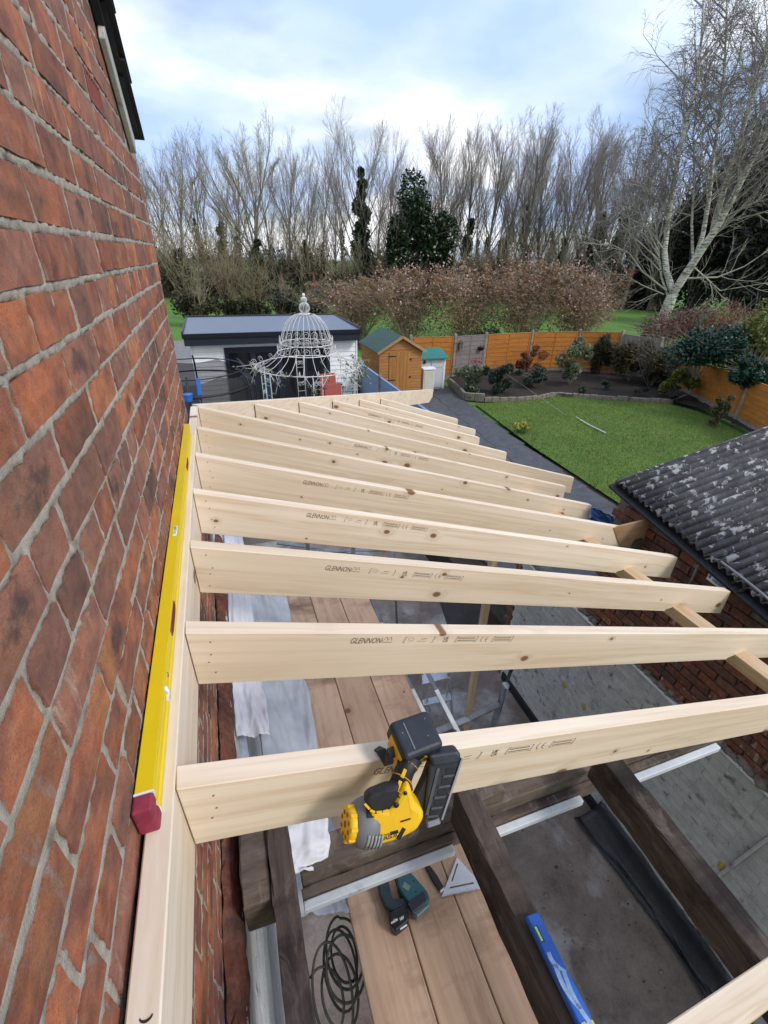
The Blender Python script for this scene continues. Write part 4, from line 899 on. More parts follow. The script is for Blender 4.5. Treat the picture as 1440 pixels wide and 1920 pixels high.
# hook over the rafter
hk = [PN(741, 1420, 0.004), PN(734, 1400, 0.004), Vector((PN(729, 1388, 0.01).x, 0.556, LT-(PN(729, 1388, 0.01).x-LX)*tn+0.006)), Vector((PN(719, 1377, 0.02).x, 0.585, LT-(PN(719, 1377, 0.02).x-LX)*tn+0.012)), Vector((PN(709, 1381, 0.03).x, 0.606, LT-(PN(709, 1381, 0.03).x-LX)*tn-0.006))]
P = [[p+Vector((-0.010, 0, 0)), p+Vector((0.010, 0, 0))] for p in hk]; g = G(); g.add(*sgrid(P)); o = part('hook', g, BLACK, NG); o.modifiers.new('thickness', 'SOLIDIFY').thickness = 0.004
# magazine: black slab with ribs and recesses
MG = m_plain('charcoal_plastic', (0.026, 0.027, 0.031), 0.45, 0.35, 25)
g = G(); outline(g, [(806, 1424), (862, 1416), (866, 1424), (826, 1534), (812, 1540), (794, 1530)], -0.012, 0.016); mg = part('magazine', g, MG, NG, bevel=0.005, seg=2)
g = G(); outline(g, [(803, 1416), (858, 1408), (866, 1416), (862, 1432), (812, 1440)], -0.018, 0.018); part('magazine_top', g, m_plain('dark_blue_plastic', (0.026, 0.031, 0.042), 0.5, 0.3, 25), mg, bevel=0.006, seg=2)
RBG = m_plain('rib_grey', (0.07, 0.075, 0.085), 0.45, 0.3, 40)
for k, (x, y) in enumerate(((846, 1448), (838, 1468), (830, 1488), (824, 1508), (816, 1524))):
    g = G(); slab(g, x-10, y-2, x+8, y-4, -0.0126, 0.009, 0.0016); part('recess', g, BLACK, mg, bevel=0.0004)
    g = G(); slab(g, x-16, y+8, x+6, y+5, -0.0135, 0.0042, 0.005); part('rib', g, RBG, mg, bevel=0.001)
g = G(); slab(g, 866, 1422, 828, 1536, -0.012, 0.004, 0.006); part('rail', g, STEEL, mg)
g = G(); slab(g, 822, 1440, 800, 1528, -0.0128, 0.006, 0.003); part('rail', g, RBG, mg)
g = G(); slab(g, 800, 1544, 824, 1536, -0.004, 0.012, 0.016); g.tube([PN(800, 1548, -0.006), PN(814, 1542, -0.006)], 0.006, 8); part('nose', g, STEEL, NG, bevel=0.002)
g = G(); outline(g, [(776, 1500), (794, 1462), (808, 1424), (820, 1424), (806, 1500), (798, 1532), (788, 1526)], -0.006, 0.018); part('bracket', g, RUB, NG, bevel=0.004)
g = G(); slab(g, 790, 1402, 812, 1412, 0.0, 0.018, 0.02); part('magazine_arm', g, RUB, NG, bevel=0.004)

# ================================================================== green nailer, knife and speed square on the boards
MK = thing('finish_nailer', 'dark teal cordless nailer lying on the scaffold boards', 'nailer', AZ(755, 1690, 1.94)); TEAL = m_plain('teal_plastic', (0.018, 0.085, 0.105), 0.45, 0.2, 25)
def flat(name, pts, z0, z1, mat, par, bevel=0.006, seg=2):
    g = G(); P = [AZ(x, y, (z0+z1)/2) for x, y in pts]; g.prism([(p[0], p[1]) for p in P], 2, z0, z1); return part(name, g, mat, par, bevel, seg)
flat('body', [(742, 1640), (765, 1637), (778, 1650), (800, 1676), (805, 1688), (800, 1700), (776, 1714), (760, 1690), (746, 1668)], 1.955, 2.015, TEAL, MK)
flat('handle', [(707, 1650), (722, 1642), (730, 1662), (736, 1690), (760, 1686), (766, 1700), (738, 1712), (722, 1702), (712, 1680)], 1.958, 1.998, m_plain('dark_teal_rubber', (0.016, 0.035, 0.045), 0.55, 0.25, 40), MK)
flat('nose', [(772, 1712), (802, 1694), (806, 1702), (782, 1724)], 1.955, 2.00, m_plain('grey_green_metal', (0.16, 0.21, 0.21), 0.4, 0.15, 30, metal=0.3), MK, 0.004)
flat('guard', [(764, 1694), (796, 1672), (800, 1690), (773, 1712)], 2.0155, 2.024, m_plain('black_guard', (0.02, 0.025, 0.03), 0.45), MK, 0.003)
bt = flat('battery', [(729, 1717), (758, 1700), (768, 1722), (766, 1732), (742, 1752), (732, 1740)], 1.945, 2.004, m_plain('battery_case', (0.010, 0.011, 0.013), 0.4, 0.3, 30), MK)
g = G(); zt_ = 2.0048; e1 = Vector(AZ(766, 1714, zt_))-Vector(AZ(734, 1735, zt_)); e1.z = 0; e1.normalize(); e2 = Vector((-e1.y, e1.x, 0)); put_text(g, 'makita', Vector(AZ(734, 1733, zt_)), e1, e2, 0.014, 0.1, 0.0004, 0.030); put_text(g, '18V', Vector(AZ(750, 1727, zt_)), e1, e2, 0.014, 0.15, 0.0004, 0.020)
part('lettering', g, WHITE, bt)['kind'] = 'stuff'
g = G(); p = Vector(AZ(757, 1738, zt_)); g.obox(p+Vector((0, 0, 0.0)), e1*0.016, e2*0.003, Vector((0, 0, 0.0006))); part('label_bar', g, WHITE, bt)
g = G(); p = Vector(AZ(762, 1662, 2.0162)); g.obox(p, Vector((0.010, -0.012, 0)), Vector((0.008, 0.007, 0)), Vector((0, 0, 0.0005))); part('label_plate', g, m_plain('label_grey', (0.16, 0.19, 0.2), 0.5), MK)
for (x, y) in ((744, 1646), (776, 1652), (780, 1672), (752, 1690), (796, 1682)):
    g = G(); g.lathe(AZ(x, y, 2.0155), (0, 0, 1), [(0.0035, 0), (0.0035, 0.001)], 8); part('screw', g, BLACK, MK)
kf = thing('utility_knife', 'black folding knife lying beside the speed square', 'knife', AZ(812, 1645, 1.945))
flat('handle', [(796, 1624), (803, 1620), (820, 1643), (832, 1664), (824, 1671), (812, 1655)], 1.942, 1.958, RUB, kf, 0.003); flat('tip', [(824, 1671), (832, 1663), (834, 1668), (826, 1676)], 1.942, 1.955, ALU, kf, 0.002)
def plate(name, outer, holes, z, th, mat, parent=None):
    bm = bmesh.new(); es = []
    for lp in [outer]+holes:
        vs = [bm.verts.new((p[0], p[1], z)) for p in lp]; es += [bm.edges.new((vs[i], vs[(i+1) % len(vs)])) for i in range(len(vs))]
    bmesh.ops.triangle_fill(bm, use_beauty=True, use_dissolve=False, edges=es); bmesh.ops.recalc_face_normals(bm, faces=bm.faces)
    me = bpy.data.meshes.new(name); bm.to_mesh(me); bm.free(); o = obj(name, me, mat, parent); o.modifiers.new('thickness', 'SOLIDIFY').thickness = th; return o
zq = 1.950; S0, S1, S2 = [AZ(x, y, zq)[:2] for x, y in ((857, 1607), (828, 1681), (908, 1664))]
def bary(a, b, c): return tuple(S0*a+S1*b+S2*c)
SQ = m_plain('brushed_aluminium', (0.58, 0.60, 0.64), 0.4, 0.06, 40, metal=0.25)
sq = tag(plate('speed_square', [bary(1, 0, 0), bary(0, 1, 0), bary(0, 0, 1)], [[bary(0.82, 0.12, 0.06), bary(0.36, 0.55, 0.09), bary(0.34, 0.53, 0.13), bary(0.80, 0.10, 0.10)], [bary(0.16, 0.72, 0.12), bary(0.16, 0.14, 0.70), bary(0.21, 0.12, 0.67), bary(0.21, 0.67, 0.12)]], zq, 0.005, SQ), 'silver triangular speed square lying on the right scaffold board', 'speed square')
g = G()
for k in range(18):
    a = np.array(bary(0.02, 0.93-0.045*k, 0.05+0.045*k)); b = np.array(bary(0.07 if k % 4 == 0 else 0.05, 0.90-0.045*k, 0.03+0.045*k)); g.bar((a[0], a[1], zq+0.0006), (b[0], b[1], zq+0.0006), 0.0008, 0.0006)
part('scale_marks', g, BLACK, sq)['kind'] = 'stuff'
# blue level lying against the middle joist
BL = thing('blue_level', 'blue plastic level with white swirl label beside the middle joist', 'level', (0.93, 0.3, 2.55)); BLU = m_plain('bright_blue', (0.018, 0.105, 0.46), 0.4, 0.15, 20); LBL = m_plain('pale_blue_label', (0.24, 0.36, 0.56), 0.4, 0.25, 60)
b0, b1 = Vector(AZ(996, 1716, JT+0.022)), Vector(AZ(1096, 1918, JT+0.022)); bd = (b1-b0).normalized(); bw = Vector((0, 0, 1)).cross(bd).normalized(); bw = (bw+Vector((0, 0, 0.25)) if bw.x < 0 else -bw+Vector((0, 0, 0.25))).normalized(); bn = bd.cross(bw).normalized(); bn = bn if bn.z > 0 else -bn
LL = (b1-b0).length
g = G(); g.obox((b0+b1)/2, bd*(LL/2), bw*0.021, bn*0.010); part('body', g, BLU, BL, bevel=0.003)
g = G(); g.obox(b0+bd*0.045+bw*0.010+bn*0.0105, bd*0.018, bw*0.005, bn*0.0008); part('window', g, BLACK, BL); g = G(); g.obox(b0+bd*0.045+bw*0.013+bn*0.0115, bd*0.016, bw*0.003, bn*0.001); part('vial', g, VIAL, BL)
def swirl(t0, t1, w0, w1):
    g = G(); P = []
    for k in range(13):
        u = k/12; t = t0+(t1-t0)*u; c = math.sin(u*math.pi); P.append([b0+bd*t+bw*(w0+(w1-w0)*u+c*0.010-0.0065)+bn*0.0104, b0+bd*t+bw*(w0+(w1-w0)*u+c*0.010+0.0065)+bn*0.0104])
    g.add(*sgrid(P)); return part('label_swirl', g, LBL, BL)
swirl(0.085, 0.13, 0.010, -0.010); swirl(0.11, 0.20, 0.008, 0.0); swirl(0.13, 0.24, -0.006, -0.012); swirl(0.22, 0.30, 0.010, -0.008)
g = G(); g.obox(b1+bd*0.012, bd*0.012, bw*0.021, bn*0.010); part('end_cap', g, YEL, BL, bevel=0.003)

# debris on the floor below: plaster crumbs and brick chips
rg = random.Random(31); g = G(); g2 = G()
for k in range(700):
    x = rg.uniform(0.9, 3.0); y = rg.uniform(-0.4, 2.6); r = rg.uniform(0.002, 0.008)*(2.2 if rg.random() < 0.05 else 1)
    (g if rg.random() < 0.7 else g2).blob((x, y, FZ+r*0.4), (r*rg.uniform(0.8, 1.8), r, r*0.6), rg, 1, 0.35)
for nm, gg, mt, lab in (('plaster_crumbs', g, GMORT, 'pale plaster crumbs scattered over the floor below'), ('brick_chips', g2, GBRICK, 'red brick chips scattered over the floor below')): tag(part(nm, gg, mt), lab, 'debris', kind='stuff')
# ================================================================== vegetation builders
class Segs:
    """tapered twigs and branches, turned into three-sided tubes in one go"""
    def __init__(s): s.a = []; s.b = []; s.ra = []; s.rb = []
    def add(s, p, q, r0, r1): s.a.append(p); s.b.append(q); s.ra.append(r0); s.rb.append(r1)
    def mesh(s, name, k=3):
        A = np.array(s.a, float); B = np.array(s.b, float); ra = np.array(s.ra)[:, None]; rb = np.array(s.rb)[:, None]
        d = B-A; d = d/np.maximum(np.linalg.norm(d, axis=1, keepdims=True), 1e-9)
        ref = np.where(np.abs(d[:, 2:3]) > 0.9, np.array([[1.0, 0, 0]]), np.array([[0, 0, 1.0]]))
        u = np.cross(d, ref); u /= np.maximum(np.linalg.norm(u, axis=1, keepdims=True), 1e-9); w = np.cross(d, u)
        vs = []
        for base, r in ((A, ra), (B, rb)):
            for i in range(k): an = 2*math.pi*i/k; vs.append(base+(u*math.cos(an)+w*math.sin(an))*r)
        V = np.stack(vs, 1).reshape(-1, 3); n = len(A); o = np.arange(n)[:, None]*2*k
        F = np.concatenate([o+np.array([[i, (i+1) % k, k+(i+1) % k, k+i]]) for i in range(k)], 0)
        return npmesh(name, V, F, True)
def rnd_perp(rng, d):
    v = Vector((rng.gauss(0, 1), rng.gauss(0, 1), rng.gauss(0, 1))); v -= d*v.dot(d); return v.normalized()
def grow(S, rng, p, d, L, r, lvl, P):
    """S: list of Segs by level; P: per level (segments, wiggle, lift, children, angle, length ratio, first child)"""
    ns, wig, lift, nc, ang, lr, t0 = P[lvl]; p = Vector(p); d = Vector(d).normalized(); step = L/ns; pts = [(p.copy(), d.copy(), r)]
    for i in range(ns):
        d = (d+Vector((rng.gauss(0, wig), rng.gauss(0, wig), rng.gauss(0, wig)+lift))).normalized(); q = p+d*step
        f = 1-(i+1)/ns; r1 = r*(0.25+0.75*f)
        S[min(lvl, len(S)-1)].add(p, q, pts[-1][2], r1); p = q; pts.append((p.copy(), d.copy(), r1))
    if lvl+1 >= len(P): return
    for c in range(nc):
        t = t0+(1-t0)*((c+rng.random())/nc); k = min(int(t*ns), ns-1); f = t*ns-k
        b = pts[k][0].lerp(pts[k+1][0], f); bd = pts[k+1][1]; a = ang*rng.uniform(0.65, 1.35)
        nd = bd*math.cos(a)+rnd_perp(rng, bd)*math.sin(a)
        grow(S, rng, b, nd, L*lr*rng.uniform(0.7, 1.2)*(1.15-0.6*t), max(P[-1][7] if len(P[-1]) > 7 else 0.012, pts[k][2]*0.55), lvl+1, P) if False else grow(S, rng, b, nd, L*lr*rng.uniform(0.7, 1.2)*(1.15-0.6*t), max(0.0085, pts[k][2]*0.45), lvl+1, P)
def leaves(name, C, size, rng, k=4, up=0.4, fold=0.25, asp=1.9):
    """one small leaf face per centre"""
    C = np.asarray(C, float); n = len(C); r = np.random.RandomState(rng.randint(0, 99999))
    nrm = r.normal(size=(n, 3)); nrm[:, 2] = np.abs(nrm[:, 2])+up; nrm /= np.linalg.norm(nrm, axis=1, keepdims=True)
    t = r.normal(size=(n, 3)); t -= nrm*(t*nrm).sum(1, keepdims=True); t /= np.linalg.norm(t, axis=1, keepdims=True); b = np.cross(nrm, t)
    s = (size*(0.6+0.8*r.rand(n)))[:, None]
    V = np.stack([C-t*s*asp*0.5, C+b*s*0.5+nrm*s*fold*0.4, C+t*s*asp*0.5, C-b*s*0.5+nrm*s*fold*0.4], 1).reshape(-1, 3)
    F = np.arange(4*n).reshape(n, 4); return npmesh(name, V, F)
def cloud(rng, c, r, n, lumps=9, shell=0.55, spread=0.68):
    """points in a lumpy crown: many on the skins of sub-clumps, gaps between"""
    rs = np.random.RandomState(rng.randint(0, 99999)); c = np.array(c, float); r = np.array(r, float); out = []
    for k in range(lumps):
        dv_ = rs.normal(size=3); dv_ /= np.linalg.norm(dv_); cc = c+dv_*r*rs.uniform(0.25, spread); rr = r*rs.uniform(0.28, 0.5)*(0.68/spread)**0.7; m = n//lumps
        q = rs.normal(size=(m, 3)); q /= np.linalg.norm(q, axis=1, keepdims=True); q *= (shell+(1-shell)*rs.rand(m, 1))
        out.append(cc+q*rr)
    return np.concatenate(out)
BARK = m_noise2('grey_bark', (0.12, 0.102, 0.085), (0.23, 0.205, 0.172), 3, 0.9, (0.07, 0.085, 0.035), (0.55, 0.7), fine=30, cs=0.8)
TWIG = m_noise2('twig_bark', (0.19, 0.165, 0.148), (0.32, 0.285, 0.255), 0.6, 0.9, fine=5, bs=0.1)
TWIGY = m_noise2('olive_twig', (0.20, 0.175, 0.115), (0.33, 0.285, 0.195), 0.6, 0.9, fine=5, bs=0.1)
IVY = m_leaf('ivy_leaf', (0.014, 0.032, 0.012), (0.035, 0.062, 0.022), 0.4, 0.1)
HOLLY = m_leaf('dark_evergreen_leaf', (0.012, 0.042, 0.028), (0.035, 0.085, 0.055), 0.3, 0.1)

# ------------------------------------------------------------------ winter trees beyond the field
TREEP = {  # kinds: (segments, wiggle, lift, children, angle, length ratio, first child)
 'vase': [(8, 0.05, 0.02, 16, 0.62, 0.92, 0.22), (8, 0.06, 0.075, 12, 0.45, 0.40, 0.22), (5, 0.09, 0.11, 8, 0.45, 0.50, 0.15), (3, 0.13, 0.06, 3, 0.45, 0.62, 0.2), (2, 0.12, 0.10, 0, 0, 0, 0)],
 'tall': [(10, 0.035, 0.01, 20, 0.52, 0.46, 0.18), (6, 0.07, 0.10, 9, 0.45, 0.48, 0.2), (4, 0.09, 0.12, 8, 0.42, 0.55, 0.15), (3, 0.12, 0.08, 3, 0.45, 0.62, 0.2), (2, 0.12, 0.10, 0, 0, 0, 0)],
 'fork': [(7, 0.05, 0.0, 13, 0.50, 1.05, 0.25), (9, 0.05, 0.055, 13, 0.40, 0.36, 0.22), (5, 0.09, 0.12, 8, 0.42, 0.5, 0.15), (3, 0.12, 0.08, 3, 0.45, 0.62, 0.2), (2, 0.12, 0.10, 0, 0, 0, 0)]}
TMESH = []
for k, (kind, seed) in enumerate((('vase', 1), ('tall', 2), ('tall', 3), ('fork', 4), ('vase', 5), ('tall', 6))):
    rng = random.Random(seed*17); S = [Segs(), Segs()]
    P = TREEP[kind]; hgt = {'vase': 0.60, 'tall': 0.80, 'fork': 0.45}[kind]
    S3 = [S[0], S[0], S[1], S[1]]
    grow(S3, rng, (0, 0, 0), (rng.uniform(-0.05, 0.05), rng.uniform(-0.05, 0.05), 1), 20*hgt, 0.25, 0, P)
    TMESH.append((S[0].mesh('trunk_shape', 5), S[1].mesh('crown_shape', 3)))
for kind, seed in (('tall', 12), ('tall', 13), ('vase', 14)):       # lighter trees for the back row
    rng = random.Random(seed*17); S = [Segs(), Segs()]; grow([S[0], S[0], S[1], S[1]], rng, (0, 0, 0), (rng.uniform(-0.05, 0.05), 0, 1), 20*{'vase': 0.60, 'tall': 0.80}[kind], 0.20, 0, TREEP[kind][:-1]); TMESH.append((S[0].mesh('trunk_shape', 4), S[1].mesh('crown_shape', 3)))
def far_tree(px, top, base_y, dist, kind, label, ivy=None, lean=0, sx=1.0, mat=TWIG, seed=0, name='winter_tree'):
    """stands on the field at the measured direction and distance"""
    d = _dir(px, base_y); d = d/math.hypot(d[0], d[1]); p = CAM+d*dist; tp = _dir(px, top); hh = CAM[2]+tp[2]/math.hypot(tp[0], tp[1])*dist
    rng = random.Random(seed+int(px)); t = thing(name, label, 'tree', (p[0], p[1], -0.3), 'bare winter trees beyond the field'); t.rotation_euler = (rng.uniform(-0.03, 0.03), lean, rng.uniform(0, 6.28) if not lean else rng.uniform(-0.3, 0.3))
    ma, mb = TMESH[kind]; zmax = TZ[kind]
    s = (hh+0.3)/zmax
    for nm, me, mt in (('trunk', ma, BARK), ('crown', mb, mat)):
        o = bpy.data.objects.new(nm, me); COL.objects.link(o); o.parent = t; o.scale = (s*sx, s*sx, s)
        if len(me.materials) == 0: me.materials.append(mt)
        if mt is not me.materials[0]: o.material_slots[0].link = 'OBJECT'; o.material_slots[0].material = mt
    if ivy:
        h, r, n = ivy; n = int(n*1.8); rs = np.random.RandomState(int(px)); C = []; nl = 16
        for q in range(nl):
            f = (q+rs.rand())/nl; rr = r*(1.15-0.85*f)*rs.uniform(0.55, 1.15); cz = h*f**1.1; off = rs.normal(size=2)*rr*0.45; u = rs.normal(size=(n//nl, 3)); u /= np.linalg.norm(u, axis=1, keepdims=True); u *= (0.5+0.5*rs.rand(n//nl, 1))
            C.append(np.array([off[0], off[1], cz])+u*np.array([rr, rr, rr*rs.uniform(0.8, 1.5)]))
        C = np.concatenate(C); me = leaves('ivy', C, 0.21, rng, up=0.1); o = obj('ivy', me, IVY, t, world=False)
    return t
TZ = []
for a, b in TMESH:
    co = np.empty(len(b.vertices)*3, np.float32); b.vertices.foreach_get('co', co); TZ.append(float(co.reshape(-1, 3)[:, 2].max()))
FT = [ # px, top, distance, kind, ivy, sx, what
 (300, 262, 60, 0, (6, 0.9, 900), 1.0, 'leaning bare tree nearest the brick house on the far side of the field'),
 (352, 240, 58, 3, (5, 0.8, 700), 1.1, 'bare forked tree second from the brick house'),
 (425, 262, 62, 4, (8, 1.0, 1200), 0.8, 'bare olive tinted tree left of the broad crowned one'),
 (488, 188, 58, 3, (6, 1.2, 1200), 1.25, 'broad bare tree with rounded crown behind the white garden room'),
 (545, 236, 64, 1, None, 0.9, 'slim bare tree on the right shoulder of the broad crowned tree'),
 (578, 262, 58, 0, (6, 0.9, 800), 0.85, 'bare tree with dark forked trunk left of the ivy tower'),
 (628, 300, 66, 2, None, 0.8, 'low thin bare tree in the gap left of the ivy clad trunk'),
 (676, 188, 56, 0, (12.5, 1.5, 4200), 1.0, 'tall bare tree rising from a tower of dark ivy'),
 (735, 300, 66, 5, None, 0.9, 'thin bare tree between the two ivy clad trees'),
 (785, 235, 60, 4, (11, 1.2, 2500), 0.85, 'bare tree rising out of the broad dark evergreen mass'),
 (826, 196, 60, 1, (8, 0.9, 1200), 1.05, 'first tall narrow tree right of the evergreen mass'),
 (868, 214, 63, 2, (9, 1.3, 1800), 0.95, 'second narrow tree right of the evergreen mass, ivy at its foot'),
 (905, 192, 60, 5, (7, 0.8, 900), 1.0, 'tallest of the narrow trees above the middle of the pink hedge'),
 (938, 214, 64, 1, (8, 1.4, 2000), 1.0, 'narrow tree with a stout ivy cone at its base'),
 (970, 200, 60, 2, (10, 1.0, 2000), 1.05, 'narrow tree with ivy climbing half its height'),
 (1004, 210, 62, 5, None, 1.0, 'narrow tree fifth from the right of the tall row'),
 (1036, 202, 60, 1, (7, 0.9, 1000), 1.0, 'narrow tree fourth from the right of the tall row'),
 (1068, 206, 60, 2, None, 1.1, 'narrow tree third from the right of the tall row'),
 (1100, 198, 57, 5, (9, 1.2, 1500), 1.1, 'narrow tree second from the right of the tall row'),
 (1136, 196, 55, 0, (9, 1.4, 2200), 0.9, 'dense bare tree at the right end of the tall row'),
 (1176, 205, 54, 4, None, 0.95, 'dark bare tree just left of the birch stems'),
 (1225, 215, 56, 1, None, 1.1, 'bare dark tree standing behind the birch stems'),
]
for k, (px, top, dist, kind, ivy, sx, lab) in enumerate(FT):
    far_tree(px, top, 540, dist*1.08, kind, lab, ivy, R_(4) if px > 1030 else (R_(-6) if px < 320 else 0), sx, TWIGY if k in (1, 2, 3) else TWIG, k)
# a second, thinner row of bare trees standing behind the first
rng = random.Random(202)
for k, px in enumerate((318, 385, 402, 455, 515, 560, 605, 645, 705, 728, 760, 808, 846, 886, 922, 954, 986, 1020, 1052, 1084, 1118, 1155, 1198)):
    far_tree(px, rng.uniform(228, 275) if px < 640 or 690 < px < 800 else rng.uniform(205, 240), 540, rng.uniform(74, 84), (6, 7, 8)[k % 3], 'thin bare tree of the back row, %s counted from the brick house' % ('first second third fourth fifth sixth seventh eighth ninth tenth eleventh twelfth thirteenth fourteenth fifteenth sixteenth seventeenth eighteenth nineteenth twentieth twenty-first twenty-second twenty-third'.split()[k]), (rng.uniform(4, 9), rng.uniform(0.5, 1.0), 500) if k % 2 else None, 0, rng.uniform(0.75, 1.0), TWIG, 300+k)
# the broad evergreen mass and the dark conifers on the right
def bush(name, label, cat, c, r, n, size, mat, seed, lumps=12, stems=True, group=None, base=None, up=0.4, asp=1.9, spread=0.68):
    rng = random.Random(seed); b = base if base is not None else (c[0], c[1], max(0, c[2]-r[2]*1.1)); t = thing(name, label, cat, b, group)
    obj('foliage', leaves('foliage', cloud(rng, c, r, n, lumps, 0.55, spread), size, rng, up=up, asp=asp), mat, t)
    if stems:
        S = Segs()
        for k in range(14):
            e = Vector(c)+Vector((rng.uniform(-1, 1)*r[0]*0.7, rng.uniform(-1, 1)*r[1]*0.7, rng.uniform(-0.2, 0.6)*r[2])); m = Vector(b).lerp(e, 0.5)+Vector((rng.uniform(-.1, .1)*r[0], 0, 0)); w = 0.012*max(r)
            S.add(Vector(b), m, w, w*0.7); S.add(m, e, w*0.7, w*0.3)
        for k in range(60):
            u = Vector((rng.gauss(0, 1), rng.gauss(0, 1), abs(rng.gauss(0, 1)))).normalized(); q = Vector((c[0]+u.x*r[0]*0.55, c[1]+u.y*r[1]*0.55, c[2]+u.z*r[2]*0.55)); e = Vector((c[0]+u.x*r[0]*rng.uniform(0.85, 1.25), c[1]+u.y*r[1]*rng.uniform(0.85, 1.2), c[2]+u.z*r[2]*rng.uniform(0.85, 1.25)+0.05*r[2])); S.add(q, e, 0.006*max(r), 0.003*max(r))
        obj('stems', S.mesh('stems', 4), BARK, t)
    return t
def dirp(px, py, dist):
    d = _dir(px, py); return CAM+d*(dist/math.hypot(d[0], d[1]))
c = dirp(785, 440, 58); bush('evergreen_tree', 'broad dark green evergreen mass between the ivy tower and the narrow trees', 'tree', (c[0], c[1], 6.0), (4.2, 3.2, 5.6), 13000, 0.22, IVY, 43, 20, spread=0.85)
c = dirp(745, 455, 56); bush('evergreen_tree', 'smaller dark evergreen at the left foot of the broad evergreen mass', 'tree', (c[0], c[1], 4.0), (2.4, 2.2, 4.0), 7000, 0.20, IVY, 42, 10)
DARKC = m_leaf('dull_conifer', (0.022, 0.022, 0.017), (0.052, 0.045, 0.036), 0.7, 0.1)
for k, (px, py, dist, rx, hh, lab) in enumerate(((1395, 330, 58, 4.5, 18.5, 'tall dull brown conifer behind the birch at the right edge'), (1310, 400, 60, 4.6, 13.5, 'dull brown conifer behind the forked birch trunk'), (1215, 450, 62, 3.6, 9.0, 'low dark conifer filling the gap left of the birch foot'), (1450, 400, 48, 3.6, 13.0, 'dark conifer cut off by the right edge'))):
    c = dirp(px, 520, dist); bush('conifer', lab, 'tree', (c[0], c[1], hh*0.48), (rx, rx, hh*0.60), 17000, 0.19, DARKC, 60+k, 22, asp=2.8)
# understorey below the trees: a thicket nobody could count
rng = random.Random(77); C = []; S = Segs()
for k in range(250):
    px = rng.uniform(262, 1250) if k < 190 else rng.uniform(-250, 262); dist = rng.uniform(58, 76); p = dirp(px, 540, dist); hh = rng.uniform(2.0, 4.6)*(1.2 if px < 640 else 1.0)
    C.append(cloud(rng, (p[0], p[1], hh*0.5), (rng.uniform(1.3, 2.2), 1.4, hh*0.75), 480, 8))
    for q in range(26):
        e = Vector((p[0]+rng.gauss(0, 1.4), p[1]+rng.gauss(0, 0.6), hh*rng.uniform(0.8, 2.0))); b = Vector((p[0]+rng.gauss(0, 0.5), p[1], 0)); m = b.lerp(e, 0.5)+Vector((rng.gauss(0, .25), 0, 0.2)); S.add(b, m, 0.03, 0.02); S.add(m, e, 0.02, 0.010)
        for z in range(3): S.add(m.lerp(e, 0.25*z+0.2), m.lerp(e, 0.25*z+0.2)+Vector((rng.gauss(0, .5), 0, rng.uniform(0.3, 1.1))), 0.014, 0.008)
UND = m_leaf('thicket_leaf', (0.040, 0.042, 0.022), (0.095, 0.080, 0.045), 0.8, 0.15)
tag(obj('thicket', leaves('thicket', np.concatenate(C), 0.20, rng), UND), 'dark tangle of undergrowth along the foot of the wood', 'undergrowth', kind='stuff')
tag(obj('thicket_stems', S.mesh('thicket_stems', 3), TWIGY), 'thin brown stems standing out of the undergrowth', 'undergrowth', kind='stuff')
# brush and saplings left of the hedge, behind the garden room
rng = random.Random(15); S = Segs()
def spray(S, rng, base, n, h, spread, r0):
    for q in range(n):
        an = rng.uniform(0, 6.28); sp = rng.uniform(0.1, 1)*spread; e = Vector(base)+Vector((math.cos(an)*sp, math.sin(an)*sp*0.7, h*rng.uniform(0.6, 1.1))); p = Vector(base)+Vector((rng.gauss(0, .15), rng.gauss(0, .15), 0)); pts = [p]
        for k in range(1, 6):
            t = k/5; pts.append(p.lerp(e, t)+Vector((rng.gauss(0, .05)*h*0.3, rng.gauss(0, .05)*h*0.3, 0.12*h*math.sin(math.pi*t))))
        for k in range(5):
            S.add(pts[k], pts[k+1], r0*(1-k/5.5), r0*(1-(k+1)/5.5))
            if k > 1:
                for z in range(3):
                    d = rnd_perp(rng, Vector((0, 0, 1)))*0.22*h+Vector((0, 0, 0.2*h*rng.random())); S.add(pts[k], pts[k]+d*rng.uniform(0.4, 1), r0*0.35, r0*0.15)
labs = ('bare brush left end, beside the house corner', 'tan sapling thicket with long pale stems behind the garden room', 'brown brush behind the middle of the garden room roof', 'grey brush below the red swing frame', 'grey green brush between the swing frame and the hedge')
for k, (px, h) in enumerate(((370, 4.0), (432, 6.2), (478, 4.6), (530, 3.2), (590, 3.0))):
    S = Segs(); p = dirp(px, 590, 36+2*(k % 2)); spray(S, rng, (p[0], p[1], -0.1), 34, h, 2.6, 0.022); t = thing('sapling_thicket', labs[k], 'shrub', (p[0], p[1], 0), 'bare brush behind the garden room'); obj('stems', S.mesh('stems', 3), m_noise2('tan_twig%d' % k, (0.13, 0.10, 0.06), (0.25, 0.19, 0.115), 0.8, 0.9, fine=5) if k in (1, 2) else TWIGY, t)
    obj('foliage', leaves('foliage', cloud(rng, (p[0], p[1], 1.0), (2.0, 1.2, 1.5), 1600, 8), 0.14, rng), UND if k < 3 else m_leaf('grey_leaf%d' % k, (0.04, 0.047, 0.036), (0.075, 0.08, 0.06)), t)
